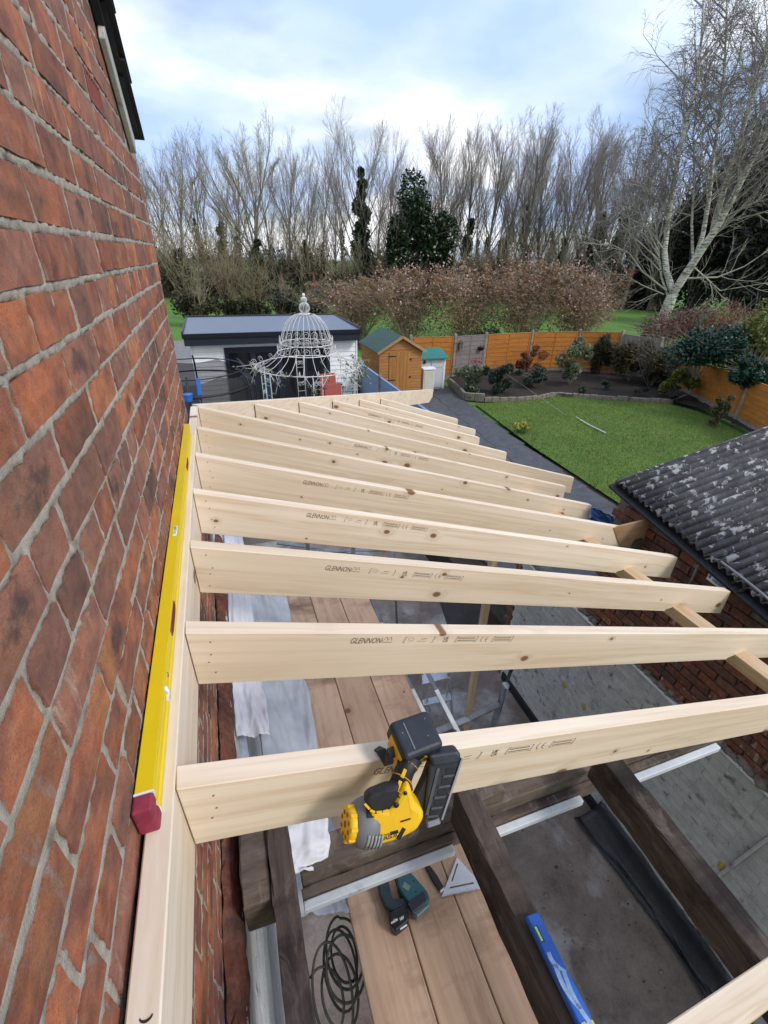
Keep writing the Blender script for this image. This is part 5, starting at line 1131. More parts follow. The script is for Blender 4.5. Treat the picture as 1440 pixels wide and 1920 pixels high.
# flowering hedge beyond the back fence: five shrubs, copper twigs with pale pink flowers
HED = m_leaf('copper_leaf', (0.27, 0.165, 0.095), (0.46, 0.32, 0.205), 0.6, 0.35); PINK = m_leaf('pink_flower', (0.50, 0.29, 0.27), (0.68, 0.50, 0.46), 0.6, 0.3); HTW = m_noise2('copper_twig', (0.28, 0.205, 0.13), (0.46, 0.36, 0.25), 2, 0.85, fine=12)
hl = ('leftmost copper coloured hedge shrub with pink flowers, behind the small shed', 'copper hedge shrub above the grey fence panel', 'middle copper hedge shrub with pale flowers', 'copper hedge shrub right of the middle one, tallest', 'rightmost hedge shrub with the pinkest flowers')
for k, (px, top, dist) in enumerate(((672, 520, 27), (765, 500, 26), (872, 500, 26), (980, 492, 26.5), (1088, 500, 27.5))):
    rng = random.Random(90+k); p = dirp(px, 600, dist); tpp = _dir(px, top); hh = CAM[2]+tpp[2]/math.hypot(tpp[0], tpp[1])*dist; S = Segs(); spray(S, rng, (p[0], p[1], -0.1), 150, hh*0.98, 3.2, 0.014)
    t = thing('hedge_shrub', hl[k], 'shrub', (p[0], p[1], 0), 'flowering hedge beyond the back fence'); obj('stems', S.mesh('stems', 3), HTW, t)
    obj('foliage', leaves('foliage', np.concatenate([cloud(rng, (p[0], p[1], hh*0.55), (2.9, 1.5, hh*0.55), 2400, 22, 0.3)]+[cloud(rng, (p[0]+rng.uniform(-2.6, 2.6), p[1]+rng.uniform(-0.6, 0.6), hh*rng.uniform(0.62, 0.98)), (rng.uniform(0.3, 0.7), 0.4, rng.uniform(0.25, 0.6)), 90, 4, 0.3) for _ in range(26)]+[cloud(rng, (p[0], p[1], hh*0.62), (3.0, 1.5, hh*0.5), 800, 18, 0.6)]), 0.075, rng), HED, t)
    fc = cloud(rng, (p[0], p[1]-0.3, hh*0.72), (2.9, 1.5, hh*0.52), 1100 if k == 4 else 650, 16, 0.8); obj('flowers', leaves('flowers', fc, 0.085, rng, asp=1.1), PINK, t)['kind'] = 'stuff'
    if k in (2, 3): obj('undergrowth', leaves('undergrowth', cloud(rng, (p[0], p[1]-1.2, 0.6), (2.0, 0.6, 0.8), 1200, 6), 0.10, rng), m_leaf('moss_green%d' % k, (0.05, 0.085, 0.02), (0.11, 0.14, 0.04)), t)
# silver birch
BIR = NT('birch_bark'); n1 = BIR.noise((3, 3, 22), 5, 0.65, 0.4); n2 = BIR.noise((1.2, 1.2, 2.0), 4, 0.6); cc = BIR.mix(BIR.ramp(n1, [(0.40, 0.0), (0.52, 1.0)]), (0.06, 0.053, 0.045), (0.60, 0.58, 0.48)); cc = BIR.mix(BIR.ramp(n2, [(0.5, 0.0), (0.68, 0.7)]), cc, (0.19, 0.19, 0.085)); BIRCH = BIR.fin(cc, 0.8, n1, 0.4, 0.02)
BTW = m_noise2('birch_twig', (0.14, 0.115, 0.11), (0.24, 0.205, 0.20), 1, 0.85, fine=6); BBR = m_noise2('birch_branch', (0.30, 0.275, 0.22), (0.50, 0.475, 0.39), 2, 0.85, (0.11, 0.09, 0.08), (0.55, 0.7), fine=20, cs=1.0)
bd_ = 30.0; B0 = dirp(1243, 606, bd_); rng = random.Random(33)
birch = thing('birch_tree', 'silver birch with pale forked stems and fine drooping twigs on the right', 'tree', (B0[0], B0[1], -0.1))
ST = [([(1238, 612), (1256, 566), (1262, 550)], 0.30, 0.25), ([(1262, 550), (1250, 510), (1246, 470), (1252, 420), (1262, 350), (1275, 280), (1292, 210), (1310, 140), (1316, 60), (1322, -40)], 0.16, 0.03), ([(1262, 550), (1292, 505), (1320, 462), (1345, 425), (1372, 375), (1405, 310), (1445, 235), (1490, 150)], 0.21, 0.07),
      ([(1300, 497), (1318, 440), (1330, 370), (1338, 290), (1352, 200), (1360, 100), (1364, -20)], 0.12, 0.03), ([(1335, 440), (1352, 380), (1372, 300), (1400, 220), (1432, 120), (1455, 20)], 0.12, 0.03), ([(1300, 500), (1297, 420), (1302, 340), (1300, 250), (1310, 170)], 0.07, 0.015), ([(1256, 566), (1240, 520), (1234, 460), (1226, 400), (1218, 360)], 0.06, 0.015)]
low = [([(1250, 545), (1205, 510), (1180, 475), (1150, 460), (1118, 458)], 0.045), ([(1245, 552), (1205, 535), (1170, 515), (1140, 512)], 0.035), ([(1235, 480), (1210, 440), (1170, 420), (1155, 412)], 0.035), ([(1234, 470), (1200, 400), (1165, 385)], 0.03), ([(1290, 522), (1345, 520), (1395, 500), (1440, 470)], 0.05), ([(1330, 450), (1370, 415), (1440, 395)], 0.04), ([(1345, 425), (1400, 385), (1450, 370)], 0.04), ([(1300, 500), (1350, 545), (1440, 530)], 0.035), ([(1246, 470), (1215, 425), (1160, 400)], 0.025)]
S0 = Segs(); S1 = Segs(); S2 = Segs()
def bpts(pts, jit):
    out = []
    for i, (x, y) in enumerate(pts): out.append(Vector(dirp(x, y, bd_+jit*i)))
    return out
DROOP = [(6, 0.10, 0.03, 9, 0.65, 0.5, 0.15), (5, 0.12, -0.06, 7, 0.6, 0.55, 0.1), (4, 0.13, -0.14, 0, 0, 0, 0)]
for k, (pts, r0, r1) in enumerate(ST):
    q = bpts(pts, (0, 0.15, -0.2, 0.35, -0.4, 0.5, 0.2)[k]); n = len(q)
    for i in range(n-1): S0.add(q[i], q[i+1], r0+(r1-r0)*i/(n-1), r0+(r1-r0)*(i+1)/(n-1))
    if k == 0: continue
    nb = 34 if k in (1, 3, 4) else 22
    for b in range(nb):
        t = (0.28+0.72*(b+rng.random())/nb)*(n-1); i = min(int(t), n-2); p = q[i].lerp(q[i+1], t-i); d = (q[i+1]-q[i]).normalized(); a = rng.uniform(0.5, 0.95); nd = d*math.cos(a)+rnd_perp(rng, d)*math.sin(a); L = rng.uniform(2.0, 4.4)*(1.2-0.55*t/(n-1)); grow([S1, S2, S2], rng, p, nd, L, 0.035, 0, DROOP)
for pts, r in low:
    q = bpts(pts, rng.uniform(-0.3, 0.3)); n = len(q)
    for i in range(n-1):
        S1.add(q[i], q[i+1], r*(1-0.7*i/(n-1)), r*(1-0.7*(i+1)/(n-1)))
        for z in range(4):
            d = (q[i+1]-q[i]).normalized(); a = rng.uniform(0.4, 0.9); grow([S1, S1], rng, q[i].lerp(q[i+1], rng.random()), d*math.cos(a)+rnd_perp(rng, d)*math.sin(a), rng.uniform(0.8, 2.0), 0.016, 0, [(5, 0.14, 0.03, 5, 0.6, 0.5, 0.2), (3, 0.15, 0.02, 0, 0, 0, 0)])
obj('trunk', S0.mesh('trunk', 9), BIRCH, birch); obj('branches', S1.mesh('branches', 4), BBR, birch); obj('crown', S2.mesh('crown', 3), BTW, birch)
# shrubs around the garden
RED2 = m_leaf('red_twig', (0.13, 0.055, 0.05), (0.24, 0.11, 0.09), 0.6); ORA = m_leaf('orange_leaf', (0.20, 0.075, 0.03), (0.34, 0.14, 0.06), 0.6); YGR = m_leaf('yellow_green', (0.11, 0.13, 0.02), (0.24, 0.25, 0.06), 0.5); OLV = m_leaf('olive_leaf', (0.06, 0.06, 0.022), (0.13, 0.105, 0.045), 0.6); PIE = m_leaf('pieris_leaf', (0.08, 0.12, 0.05), (0.30, 0.33, 0.20), 0.4); REDT = m_leaf('red_tip', (0.24, 0.045, 0.05), (0.40, 0.13, 0.12), 0.5); RUS = m_leaf('rust_leaf', (0.20, 0.055, 0.02), (0.30, 0.10, 0.04), 0.6); DGR = m_leaf('rosemary', (0.025, 0.045, 0.03), (0.06, 0.085, 0.055), 0.5)
def sh(px, py, dist, zc, r, n, size, mat, seed, name, label, **k):
    p = dirp(px, py, dist); return bush(name, label, 'shrub', (p[0], p[1], zc), r, n, size, mat, seed, **k)
sh(1285, 570, 26, 1.5, (2.7, 1.5, 1.5), 5000, 0.05, RED2, 1, 'red_shrub', 'dark red bare shrub below the birch', lumps=16, asp=3)
sh(1375, 560, 26, 1.9, (1.5, 1.2, 1.3), 2600, 0.05, ORA, 2, 'orange_shrub', 'orange tinted shrub right of the red one', lumps=10, asp=3)
sh(1425, 615, 20, 1.9, (1.1, 1.0, 1.6), 4200, 0.075, YGR, 3, 'yellow_shrub', 'yellow green shrub at the right edge below the conifer', lumps=12)
sh(1240, 650, 21, 1.0, (1.3, 0.8, 1.2), 3500, 0.06, OLV, 14, 'bramble_shrub', 'brown bramble behind the back fence corner', lumps=9, asp=2.5)
rh = sh(1325, 650, 19.0, 1.95, (1.60, 1.1, 0.92), 10500, 0.06, HOLLY, 4, 'evergreen_shrub', 'large glossy dark green shrub leaning over the right fence', lumps=20)
sh(1420, 672, 18.0, 1.55, (0.9, 0.8, 0.6), 3600, 0.07, HOLLY, 5, 'evergreen_shrub', 'smaller dark green shrub by the last fence post on the right', lumps=10)
def bedp(px, py, z=0.12): p = AZ(px, py, z); return (float(p[0]), float(p[1]), z)
def bsh(px, py, w, h, n, size, mat, seed, name, label, **k):
    """shrub standing in the bed, foot seen at the given point"""
    b = bedp(px, py); w *= 1.5; h *= 1.42; n = int(n*1.6); return bush(name, label, 'shrub', (b[0], b[1], b[2]+h*0.55), (w/2, w/2.4, h*0.52), n, size, mat, seed, base=b, spread=1.0, **k)
G_ = 'plants in the garden border'
t = bsh(885, 733, 0.85, 0.75, 1700, 0.05, PIE, 21, 'pieris_shrub', 'variegated shrub with pink tips at the left end of the border'); b = bedp(885, 730); obj('red_tips', leaves('red_tips', cloud(random.Random(1), (b[0], b[1], 1.12), (0.45, 0.3, 0.14), 70, 5), 0.045, random.Random(1)), REDT, t)
t = bsh(1068, 722, 0.95, 1.15, 2600, 0.05, PIE, 22, 'pieris_shrub', 'tall variegated shrub with red tips in front of the orange panels', lumps=12); b = bedp(1068, 720); obj('red_tips', leaves('red_tips', cloud(random.Random(2), (b[0], b[1], 1.62), (0.5, 0.35, 0.18), 190, 7), 0.05, random.Random(2)), REDT, t); obj('red_tips', leaves('red_tips', cloud(random.Random(3), (b[0], b[1]-0.3, 0.7), (0.4, 0.2, 0.12), 120, 5), 0.045, random.Random(3)), REDT, t)
bsh(990, 705, 0.85, 0.75, 1500, 0.035, RUS, 23, 'rust_shrub', 'rust red twiggy shrub before the concrete post', asp=3)
bsh(932, 738, 0.75, 0.8, 2400, 0.045, DGR, 24, 'rosemary_bush', 'dark green spiky bush beside the variegated shrub', asp=4, up=-0.2)
bsh(1002, 725, 1.0, 0.45, 1500, 0.04, DGR, 25, 'lavender_bush', 'low grey green mound in the middle of the border', asp=3)
bsh(1118, 702, 0.65, 1.15, 1800, 0.05, m_leaf('broom_green', (0.035, 0.042, 0.016), (0.075, 0.075, 0.03)), 26, 'broom_shrub', 'upright dark broom in front of the last orange panel', asp=6, up=-0.3)
bsh(1178, 715, 1.35, 1.35, 4200, 0.045, OLV, 27, 'twiggy_shrub', 'big olive brown twiggy shrub in the fence corner', lumps=14, asp=2.5)
bsh(1265, 745, 0.85, 0.85, 1500, 0.06, YGR, 28, 'yellow_laurel', 'yellow green leafy shrub against the right fence')
bsh(1345, 795, 0.55, 0.55, 800, 0.05, m_leaf('dull_laurel', (0.06, 0.07, 0.02), (0.13, 0.13, 0.04)), 29, 'small_laurel', 'small dull green plant at the foot of the right fence')
bsh(1428, 795, 0.6, 0.85, 1200, 0.06, DGR, 30, 'corner_shrub', 'dark shrub cut off by the right edge above the garage roof', asp=2.5)
for k, (px, py, s, m, lab) in enumerate(((1200, 742, 0.5, DGR, 'low green clump near the border edging on the right'), (1130, 730, 0.4, DGR, 'low grey clump between the tall variegated shrub and the olive one'), (1255, 750, 0.55, DGR, 'green ground cover at the right end of the border'), (1090, 738, 0.25, IVY, 'tiny green seedling clump at the border front'))):
    bsh(px, py, s, s*0.55, 420, 0.04, m, 31+k, 'low_plant', lab, stems=False, group=G_, lumps=5)
# fence: posts, overlapping boards and gravel boards, each panel a thing
FP = [(7.30, 17.55), (9.07, 17.25), (10.62, 17.55), (12.80, 17.50), (14.85, 17.05), (16.28, 16.15), (17.10, 14.88), (16.45, 12.45), (15.20, 9.70), (13.95, 6.95)]
FH = [1.74, 1.76, 1.75, 1.78, 1.82, 1.86, 1.74, 1.36, 1.44, 1.44]
plab = ['orange fence panel behind the small green roofed store', 'grey weathered fence panel with a bird box on it', 'orange fence panel right of the grey one', 'orange fence panel behind the tall variegated shrub', 'last orange panel before the grey corner panel', 'grey weathered fence panel in the far corner', 'orange panel under the large dark shrub on the right side', 'orange panel in the middle of the right hand fence', 'orange panel at the right edge above the garage roof']
polab = ['concrete fence post hidden beside the wooden shed', 'concrete post left of the grey panel', 'concrete post right of the grey panel', 'concrete post behind the rust red shrub', 'concrete post above the tall variegated shrub', 'post overgrown by climbing green at the end of the orange run', 'leaning grey corner post of the far fence', 'mossy post beside the yellow green shrub', 'sturdy mossy post nearest the garage on the right fence', 'post beyond the right edge']
rng = random.Random(12)
for i, (x, y) in enumerate(FP[:-1]):
    g = G(); g.box((x-0.05, y-0.05, -0.2), (x+0.05, y+0.05, FH[i])); g.add([(x-0.05, y-0.05, FH[i]), (x+0.05, y-0.05, FH[i]), (x+0.05, y+0.05, FH[i]), (x-0.05, y+0.05, FH[i]), (x, y, FH[i]+0.04)], [(0, 1, 4), (1, 2, 4), (2, 3, 4), (3, 0, 4)])
    tag(part('fence_post', g, POSTC, bevel=0.006), polab[i], 'fence post', 'fence posts')
for i in range(len(FP)-1):
    a, b = Vector((*FP[i], 0)), Vector((*FP[i+1], 0)); d = (b-a).normalized(); n = Vector((-d.y, d.x, 0)); n = n if n.dot(Vector((0.3, 0, 0))-a) > 0 else -n; a2, b2 = a+d*0.055, b-d*0.055
    h0, h1 = FH[i]-0.10, FH[i+1]-0.10
    if i == 5: h0 = 1.70
    if i == 6: h0 = 1.38
    mat = FGREY if i in (1, 5) else FENCE
    t = thing('boarded_fence', plab[i], 'fence', (a+b)/2, 'fence panels round the garden')
    g = G(); g.add([a2+n*0.02, b2+n*0.02, b2+n*0.02+Vector((0, 0, 0.27)), a2+n*0.02+Vector((0, 0, 0.27)), a2-n*0.02, b2-n*0.02, b2-n*0.02+Vector((0, 0, 0.27)), a2-n*0.02+Vector((0, 0, 0.27))], [(0, 1, 2, 3), (7, 6, 5, 4), (0, 4, 5, 1), (3, 2, 6, 7), (1, 5, 6, 2), (0, 3, 7, 4)]); part('gravel_board', g, POSTC, t, bevel=0.004)
    nb = 8
    for k in range(nb):
        w = 10; P = []
        for j in range(w+1):
            u = j/w; p = a2.lerp(b2, u); hz = 0.27+((h0*(1-u)+h1*u)-0.27)*k/nb; hz2 = 0.27+((h0*(1-u)+h1*u)-0.27)*(k+1)/nb
            wv = rng.uniform(-0.012, 0.012); P.append([p+n*0.024+Vector((0, 0, hz-0.012+wv)), p+n*0.010+Vector((0, 0, hz2+0.012))])
        g = G(); g.add(*sgrid(P)); o = part('board', g, mat, t); md = o.modifiers.new('thickness', 'SOLIDIFY'); md.thickness = 0.009
    for u in (0.03, 0.5, 0.97):
        p = a2.lerp(b2, u); hh = h0*(1-u)+h1*u; g = G(); g.obox(p+n*0.032+Vector((0, 0, (hh+0.27)/2)), d*0.02, n*0.008, Vector((0, 0, (hh-0.27)/2))); part('batten', g, mat, t, bevel=0.002)
    g = G(); g.bar(a2+Vector((0, 0, h0+0.02)), b2+Vector((0, 0, h1+0.02)), 0.06, 0.02); part('capping', g, FGREY if i in (1, 5) else m_wood('capping_wood%d' % i, (0.40, 0.22, 0.08), (0.25, 0.12, 0.04)), t, bevel=0.003)
# bird box and hanging pot on the grey panel, hanging lamp post
nx = Vector((0.18, -0.98, 0)).normalized()
c = Vector((9.30, 17.22, 1.35)); g = G(); g.box((c.x-0.07, c.y-0.08, c.z-0.14), (c.x+0.07, c.y+0.0, c.z+0.10)); bb = tag(part('bird_box', g, OLDX, bevel=0.004), 'small dark bird box on the grey fence panel', 'bird box')
g = G(); g.prism([(c.x-0.10, c.z+0.10), (c.x, c.z+0.19), (c.x+0.10, c.z+0.10)], 1, c.y-0.11, c.y+0.01); part('roof', g, OLDX, bb); g = G(); g.lathe((c.x, c.y-0.081, c.z+0.02), (0, -1, 0), [(0.022, 0), (0.022, 0.003)], 12); part('hole', g, BLACK, bb)
c = Vector((10.36, 17.40, 1.18)); g = G(); g.lathe(c, (0, 0, 1), [(0.06, -0.10), (0.11, -0.05), (0.13, 0.03), (0.13, 0.05)], 14); hp = tag(part('wall_pot', g, BLACK), 'black half pot hung on the grey fence panel', 'pot')
g = G(); g.tube([c+Vector((0, 0.05, 0.05)), c+Vector((0, 0.08, 0.16))], 0.008, 6); part('hanger', g, BLACK, hp)
# edging wall of the border: each stone a piece
EP = [(8.60, 16.5), (8.38, 15.4), (8.20, 14.42), (8.75, 14.02), (9.3, 13.90), (9.9, 13.76), (10.5, 13.72), (10.95, 13.80), (11.4, 13.92), (11.9, 13.86), (12.5, 13.48), (13.2, 13.06), (13.85, 12.72), (14.5, 12.35), (15.1, 12.02), (15.55, 12.15), (16.2, 12.38)]
ew = thing('border_edging', 'low curved edging of grey stone blocks round the flower border', 'edging', (11.0, 13.8, 0)); rng = random.Random(5)
acc = []; 
for (x0, y0), (x1, y1) in zip(EP, EP[1:]):
    L = math.hypot(x1-x0, y1-y0); m = max(1, round(L/0.30))
    for k in range(m):
        a, b = Vector((x0+(x1-x0)*k/m, y0+(y1-y0)*k/m, 0)), Vector((x0+(x1-x0)*(k+1)/m, y0+(y1-y0)*(k+1)/m, 0)); d = (b-a).normalized(); hh = (0.27 if x0 < 8.7 and y0 > 14.2 else 0.16)+rng.uniform(-0.012, 0.012); g = G(); n = Vector((-d.y, d.x, 0))
        g.obox((a+b)/2+Vector((0, 0, hh/2-0.02)), d*((b-a).length/2-0.006), n*0.055, Vector((0, 0, hh/2))); part('stone', g, STONE, ew, bevel=0.010)
# lawn blades, daffodils, white hose on the grass
rs = np.random.RandomState(7); n = 90000; X = rs.uniform(7.6, 15.2, n); Yy = rs.uniform(4.2, 13.95, n); ok = inpoly(X, Yy, [(x-0.03 if x < 8.5 else x, y) for x, y in LAWN]); X, Yy = X[ok], Yy[ok]; n = len(X)
an = rs.rand(n)*6.28; hg = 0.02+0.03*rs.rand(n)+0.018*fbm(X*1.3, Yy*1.3, 2); lx = rs.normal(size=n)*0.018; ly = rs.normal(size=n)*0.018; w = 0.006
V = np.stack([np.stack([X-np.cos(an)*w, Yy-np.sin(an)*w, np.zeros(n)], 1), np.stack([X+np.cos(an)*w, Yy+np.sin(an)*w, np.zeros(n)], 1), np.stack([X+lx, Yy+ly, hg], 1)], 1).reshape(-1, 3)
BLADE = m_noise2('grass_blade', (0.075, 0.145, 0.022), (0.165, 0.245, 0.045), 2.2, 0.75, (0.29, 0.285, 0.12), (0.46, 0.66), fine=5, bs=0.0, cs=0.9)
tag(obj('grass', npmesh('grass', V, np.arange(3*n).reshape(n, 3)), BLADE), 'short mown grass blades of the lawn', 'grass', kind='stuff')
p = AZ(975, 812, 0.0); rng = random.Random(3); df = thing('daffodils', 'clump of yellow daffodils at the lawn edge by the path', 'flowers', p)
S = Segs(); heads = []
for k in range(46):
    b = Vector((p[0]+rng.gauss(0, 0.09), p[1]+rng.gauss(0, 0.09), 0)); e = b+Vector((rng.gauss(0, 0.07), rng.gauss(0, 0.07), rng.uniform(0.16, 0.30))); S.add(b, e, 0.006, 0.004)
    if k % 2: heads.append(e)
obj('leaves', S.mesh('leaves', 3), m_leaf('daffodil_leaf', (0.03, 0.09, 0.02), (0.07, 0.16, 0.04)), df); C = np.concatenate([np.array(h)[None]+np.random.RandomState(i).normal(size=(5, 3))*0.012 for i, h in enumerate(heads)]); obj('flowers', leaves('flowers', C, 0.05, rng, asp=1.1), m_leaf('daffodil_petal', (0.62, 0.45, 0.02), (0.75, 0.62, 0.10), 0.5), df)['kind'] = 'stuff'
g = G(); pts = [AZ(x, y, 0.05) for x, y in ((1081, 782), (1092, 789), (1104, 796), (1118, 803), (1135, 811))]; g.tube(pts, 0.013, 8); tag(part('plastic_pipe', g, WHITE), 'white bent plastic pipe lying on the lawn', 'pipe')
g = G(); g.tube([AZ(948, 700, 0.9), AZ(1000, 736, 0.3), AZ(1060, 778, 0.08)], 0.005, 5); tag(part('washing_line', g, m_plain('line_grey', (0.35, 0.35, 0.33), 0.6)), 'thin pale line crossing the border down to the lawn', 'line')

# ================================================================== garden room, shed, store
YO = 13.9
off = thing('garden_room', 'white clad garden room with dark fascia and black bifold doors', 'garden room', (1.8, YO+0.2, 0))
x0, x1, zf = -0.62, 4.15, 2.5; CLAD = m_plain('white_cladding', (0.78, 0.79, 0.80), 0.55, 0.06, 3); ANTH = m_plain('anthracite', (0.016, 0.019, 0.030), 0.4, 0.15, 9); GLASS = NT('dark_glass'); GLASS.co(False); GLASS = GLASS.fin((0.008, 0.010, 0.014), 0.06, None, spec=0.7)
g = G(); g.box((x0+0.10, YO+0.30, 0), (x1-0.02, YO+3.3, 2.24)); part('wall', g, CLAD, off)
DX0, DX1, DZ = 0.33, 3.28, 2.02
for k in range(17):                                             # cladding boards either side of the doors
    z = 0.02+k*0.131
    for (a, b) in ((x0+0.09, DX0-0.03), (DX1+0.03, x1-0.01)):
        g = G(); g.add([(a, YO+0.262, z), (b, YO+0.262, z), (b, YO+0.280, z+0.126), (a, YO+0.280, z+0.126), (a, YO+0.30, z), (b, YO+0.30, z), (b, YO+0.30, z+0.126), (a, YO+0.30, z+0.126)], [(0, 1, 2, 3), (7, 6, 5, 4), (0, 4, 5, 1), (3, 2, 6, 7), (1, 5, 6, 2), (0, 3, 7, 4)]); part('cladding_board', g, CLAD, off)
g = G(); g.box((DX0-0.03, YO+0.262, DZ+0.07), (DX1+0.03, YO+0.30, 2.24)); part('lintel_board', g, CLAD, off)
for a in (x0+0.05, x1-0.01): g = G(); g.box((a, YO+0.25, 0), (a+0.04, YO+0.31, 2.24)); part('corner_trim', g, WHITE, off)
g = G(); g.box((x0-0.06, YO, zf-0.30), (x1+0.05, YO+0.03, zf-0.11)); g.box((x0-0.06, YO+0.03, zf-0.27), (x1+0.05, YO+0.28, zf-0.25)); part('fascia', g, ANTH, off, bevel=0.003)
g = G(); g.box((x0-0.09, YO-0.04, zf-0.105), (x1+0.08, YO+0.02, zf+0.012)); part('roof_trim', g, m_plain('black_trim', (0.008, 0.009, 0.014), 0.35), off, bevel=0.004)
g = G(); g.add([(x0-0.08, YO-0.02, zf), (x1+0.07, YO-0.02, zf), (x1+0.07, YO+3.45, zf+0.05), (x0-0.08, YO+3.45, zf+0.05), (x0-0.08, YO-0.02, zf-0.08), (x1+0.07, YO-0.02, zf-0.08), (x1+0.07, YO+3.45, zf-0.08), (x0-0.08, YO+3.45, zf-0.08)], [(0, 1, 2, 3), (7, 6, 5, 4), (0, 4, 5, 1), (3, 2, 6, 7), (1, 5, 6, 2), (0, 3, 7, 4)])
part('roof', g, m_plain('rubber_roof', (0.145, 0.165, 0.215), 0.35, 0.06, 2), off)
for a in (x0-0.09, x1+0.05): g = G(); g.box((a, YO-0.02, zf-0.09), (a+0.04, YO+3.5, zf+0.07)); part('roof_kerb', g, ANTH, off, bevel=0.004)
g = G(); g.box((x0-0.09, YO+3.45, zf-0.09), (x1+0.09, YO+3.51, zf+0.09)); part('roof_kerb', g, ANTH, off, bevel=0.004)
# door leaves: four, frame and pane each; the room's darkness is painted into the pane colour
dw = (DX1-DX0)/4
for k in range(4):
    a = DX0+k*dw; g = G()
    for (p, q) in (((a+0.004, 0.03), (a+0.075, DZ)), ((a+dw-0.075, 0.03), (a+dw-0.004, DZ)), ((a+0.075, DZ-0.09), (a+dw-0.075, DZ)), ((a+0.075, 0.03), (a+dw-0.075, 0.13))): g.box((p[0], YO+0.235, p[1]), (q[0], YO+0.29, q[1]))
    dl = part('door_leaf', g, ANTH, off); g = G(); g.box((a+0.075, YO+0.262, 0.13), (a+dw-0.075, YO+0.268, DZ-0.09)); part('pane', g, GLASS, dl)
    g = G(); g.tube([(a+dw-0.04, YO+0.22, 1.0), (a+dw-0.04, YO+0.205, 1.03), (a+dw-0.04, YO+0.205, 1.15), (a+dw-0.04, YO+0.22, 1.18)], 0.008, 6); part('handle', g, STEEL, dl)
g = G(); g.box((DX0-0.03, YO+0.23, DZ), (DX1+0.03, YO+0.29, DZ+0.07)); g.box((DX0-0.03, YO+0.23, 0.0), (DX0, YO+0.29, DZ)); g.box((DX1, YO+0.23, 0.0), (DX1+0.03, YO+0.29, DZ)); part('door_frame', g, ANTH, off)
# garden shed
sy, ex0, ex1, ez, rz = 15.3, 5.27, 6.84, 1.60, 2.05; xm = (ex0+ex1)/2; SD = 2.15
SHED = m_wood('shed_wood', (0.40, 0.185, 0.055), (0.24, 0.095, 0.028), knots=0.86, amt=0.8); SHEDV = m_wood('shed_wood_door', (0.42, 0.20, 0.06), (0.25, 0.10, 0.03), knots=0.84, grain=(30, 30, 0.9), amt=0.8); FELT = m_noise2('green_felt', (0.045, 0.085, 0.075), (0.075, 0.12, 0.105), 6, 0.9, fine=150); FELTS = m_noise2('felt_teal', (0.03, 0.14, 0.12), (0.05, 0.19, 0.165), 6, 0.9, fine=150)
shed = thing('garden_shed', 'orange brown wooden shed with green felt roof and plank door', 'shed', (xm, sy+1, 0))
g = G(); g.prism([(ex0+0.01, 0), (ex1-0.01, 0), (ex1-0.01, ez), (xm, rz-0.02), (ex0+0.01, ez)], 1, sy+0.014, sy+SD); part('wall', g, SHED, shed)
nb = 20
for k in range(nb):
    z = 0.03+k*0.10; z2 = z+0.096
    def wd(zv): return (ex0, ex1) if zv <= ez else (ex0+(xm-ex0)*(zv-ez)/(rz-ez), ex1-(ex1-xm)*(zv-ez)/(rz-ez))
    if z2 > rz-0.03: break
    segs = [(wd(z)[0], 5.62), (6.40, wd(z)[1])] if z < 1.56 else [(wd(z2)[0], wd(z2)[1])]
    for a, b in segs:
        if b-a < 0.05: continue
        g = G(); g.add([(a, sy-0.006, z), (b, sy-0.006, z), (b, sy+0.008, z2), (a, sy+0.008, z2), (a, sy+0.013, z), (b, sy+0.013, z), (b, sy+0.013, z2), (a, sy+0.013, z2)], [(0, 1, 2, 3), (7, 6, 5, 4), (0, 4, 5, 1), (3, 2, 6, 7), (1, 5, 6, 2), (0, 3, 7, 4)]); part('cladding_board', g, SHED, shed)
    if z2 < ez: g = G(); g.box((ex0-0.006, sy+0.02, z), (ex0+0.009, sy+SD, z2)); part('side_board', g, SHED, shed)
dr = thing('x', 'x', 'x') if False else None
g = G(); g.box((5.62, sy-0.012, 0.03), (6.40, sy+0.012, 1.56)); door = part('door', g, SHEDV, shed)
for k in range(6): a = 5.624+k*0.13; g = G(); g.box((a, sy-0.026, 0.035), (a+0.124, sy-0.0125, 1.555)); part('plank', g, SHEDV, door, bevel=0.003)
for z in (1.42, 0.62): g = G(); g.box((5.60, sy-0.034, z-0.02), (5.86, sy-0.0265, z+0.02)); part('hinge', g, BLACK, door, bevel=0.002)
for z in (1.30, 0.70, 0.15): g = G(); g.box((6.37, sy-0.038, z-0.03), (6.44, sy-0.0265, z+0.03)); part('latch', g, BLACK, door, bevel=0.003)
for sgn, xe in ((-1, ex0-0.10), (1, ex1+0.10)):
    zr = rz+0.03; ze = ez-0.03; g = G(); g.add([(xm, sy-0.12, zr), (xe, sy-0.12, ze), (xe, sy+SD+0.1, ze), (xm, sy+SD+0.1, zr), (xm, sy-0.12, zr-0.03), (xe, sy-0.12, ze-0.03), (xe, sy+SD+0.1, ze-0.03), (xm, sy+SD+0.1, zr-0.03)], [(0, 1, 2, 3), (7, 6, 5, 4), (0, 4, 5, 1), (3, 2, 6, 7), (1, 5, 6, 2), (0, 3, 7, 4)]); part('roof', g, FELT, shed)
    g = G(); g.bar((xm, sy-0.128, zr-0.03), (xe, sy-0.128, ze-0.03), 0.018, 0.085); part('barge_board', g, m_wood('pale_barge%d' % (sgn+1), (0.42, 0.27, 0.13), (0.28, 0.16, 0.07)), shed, bevel=0.002)
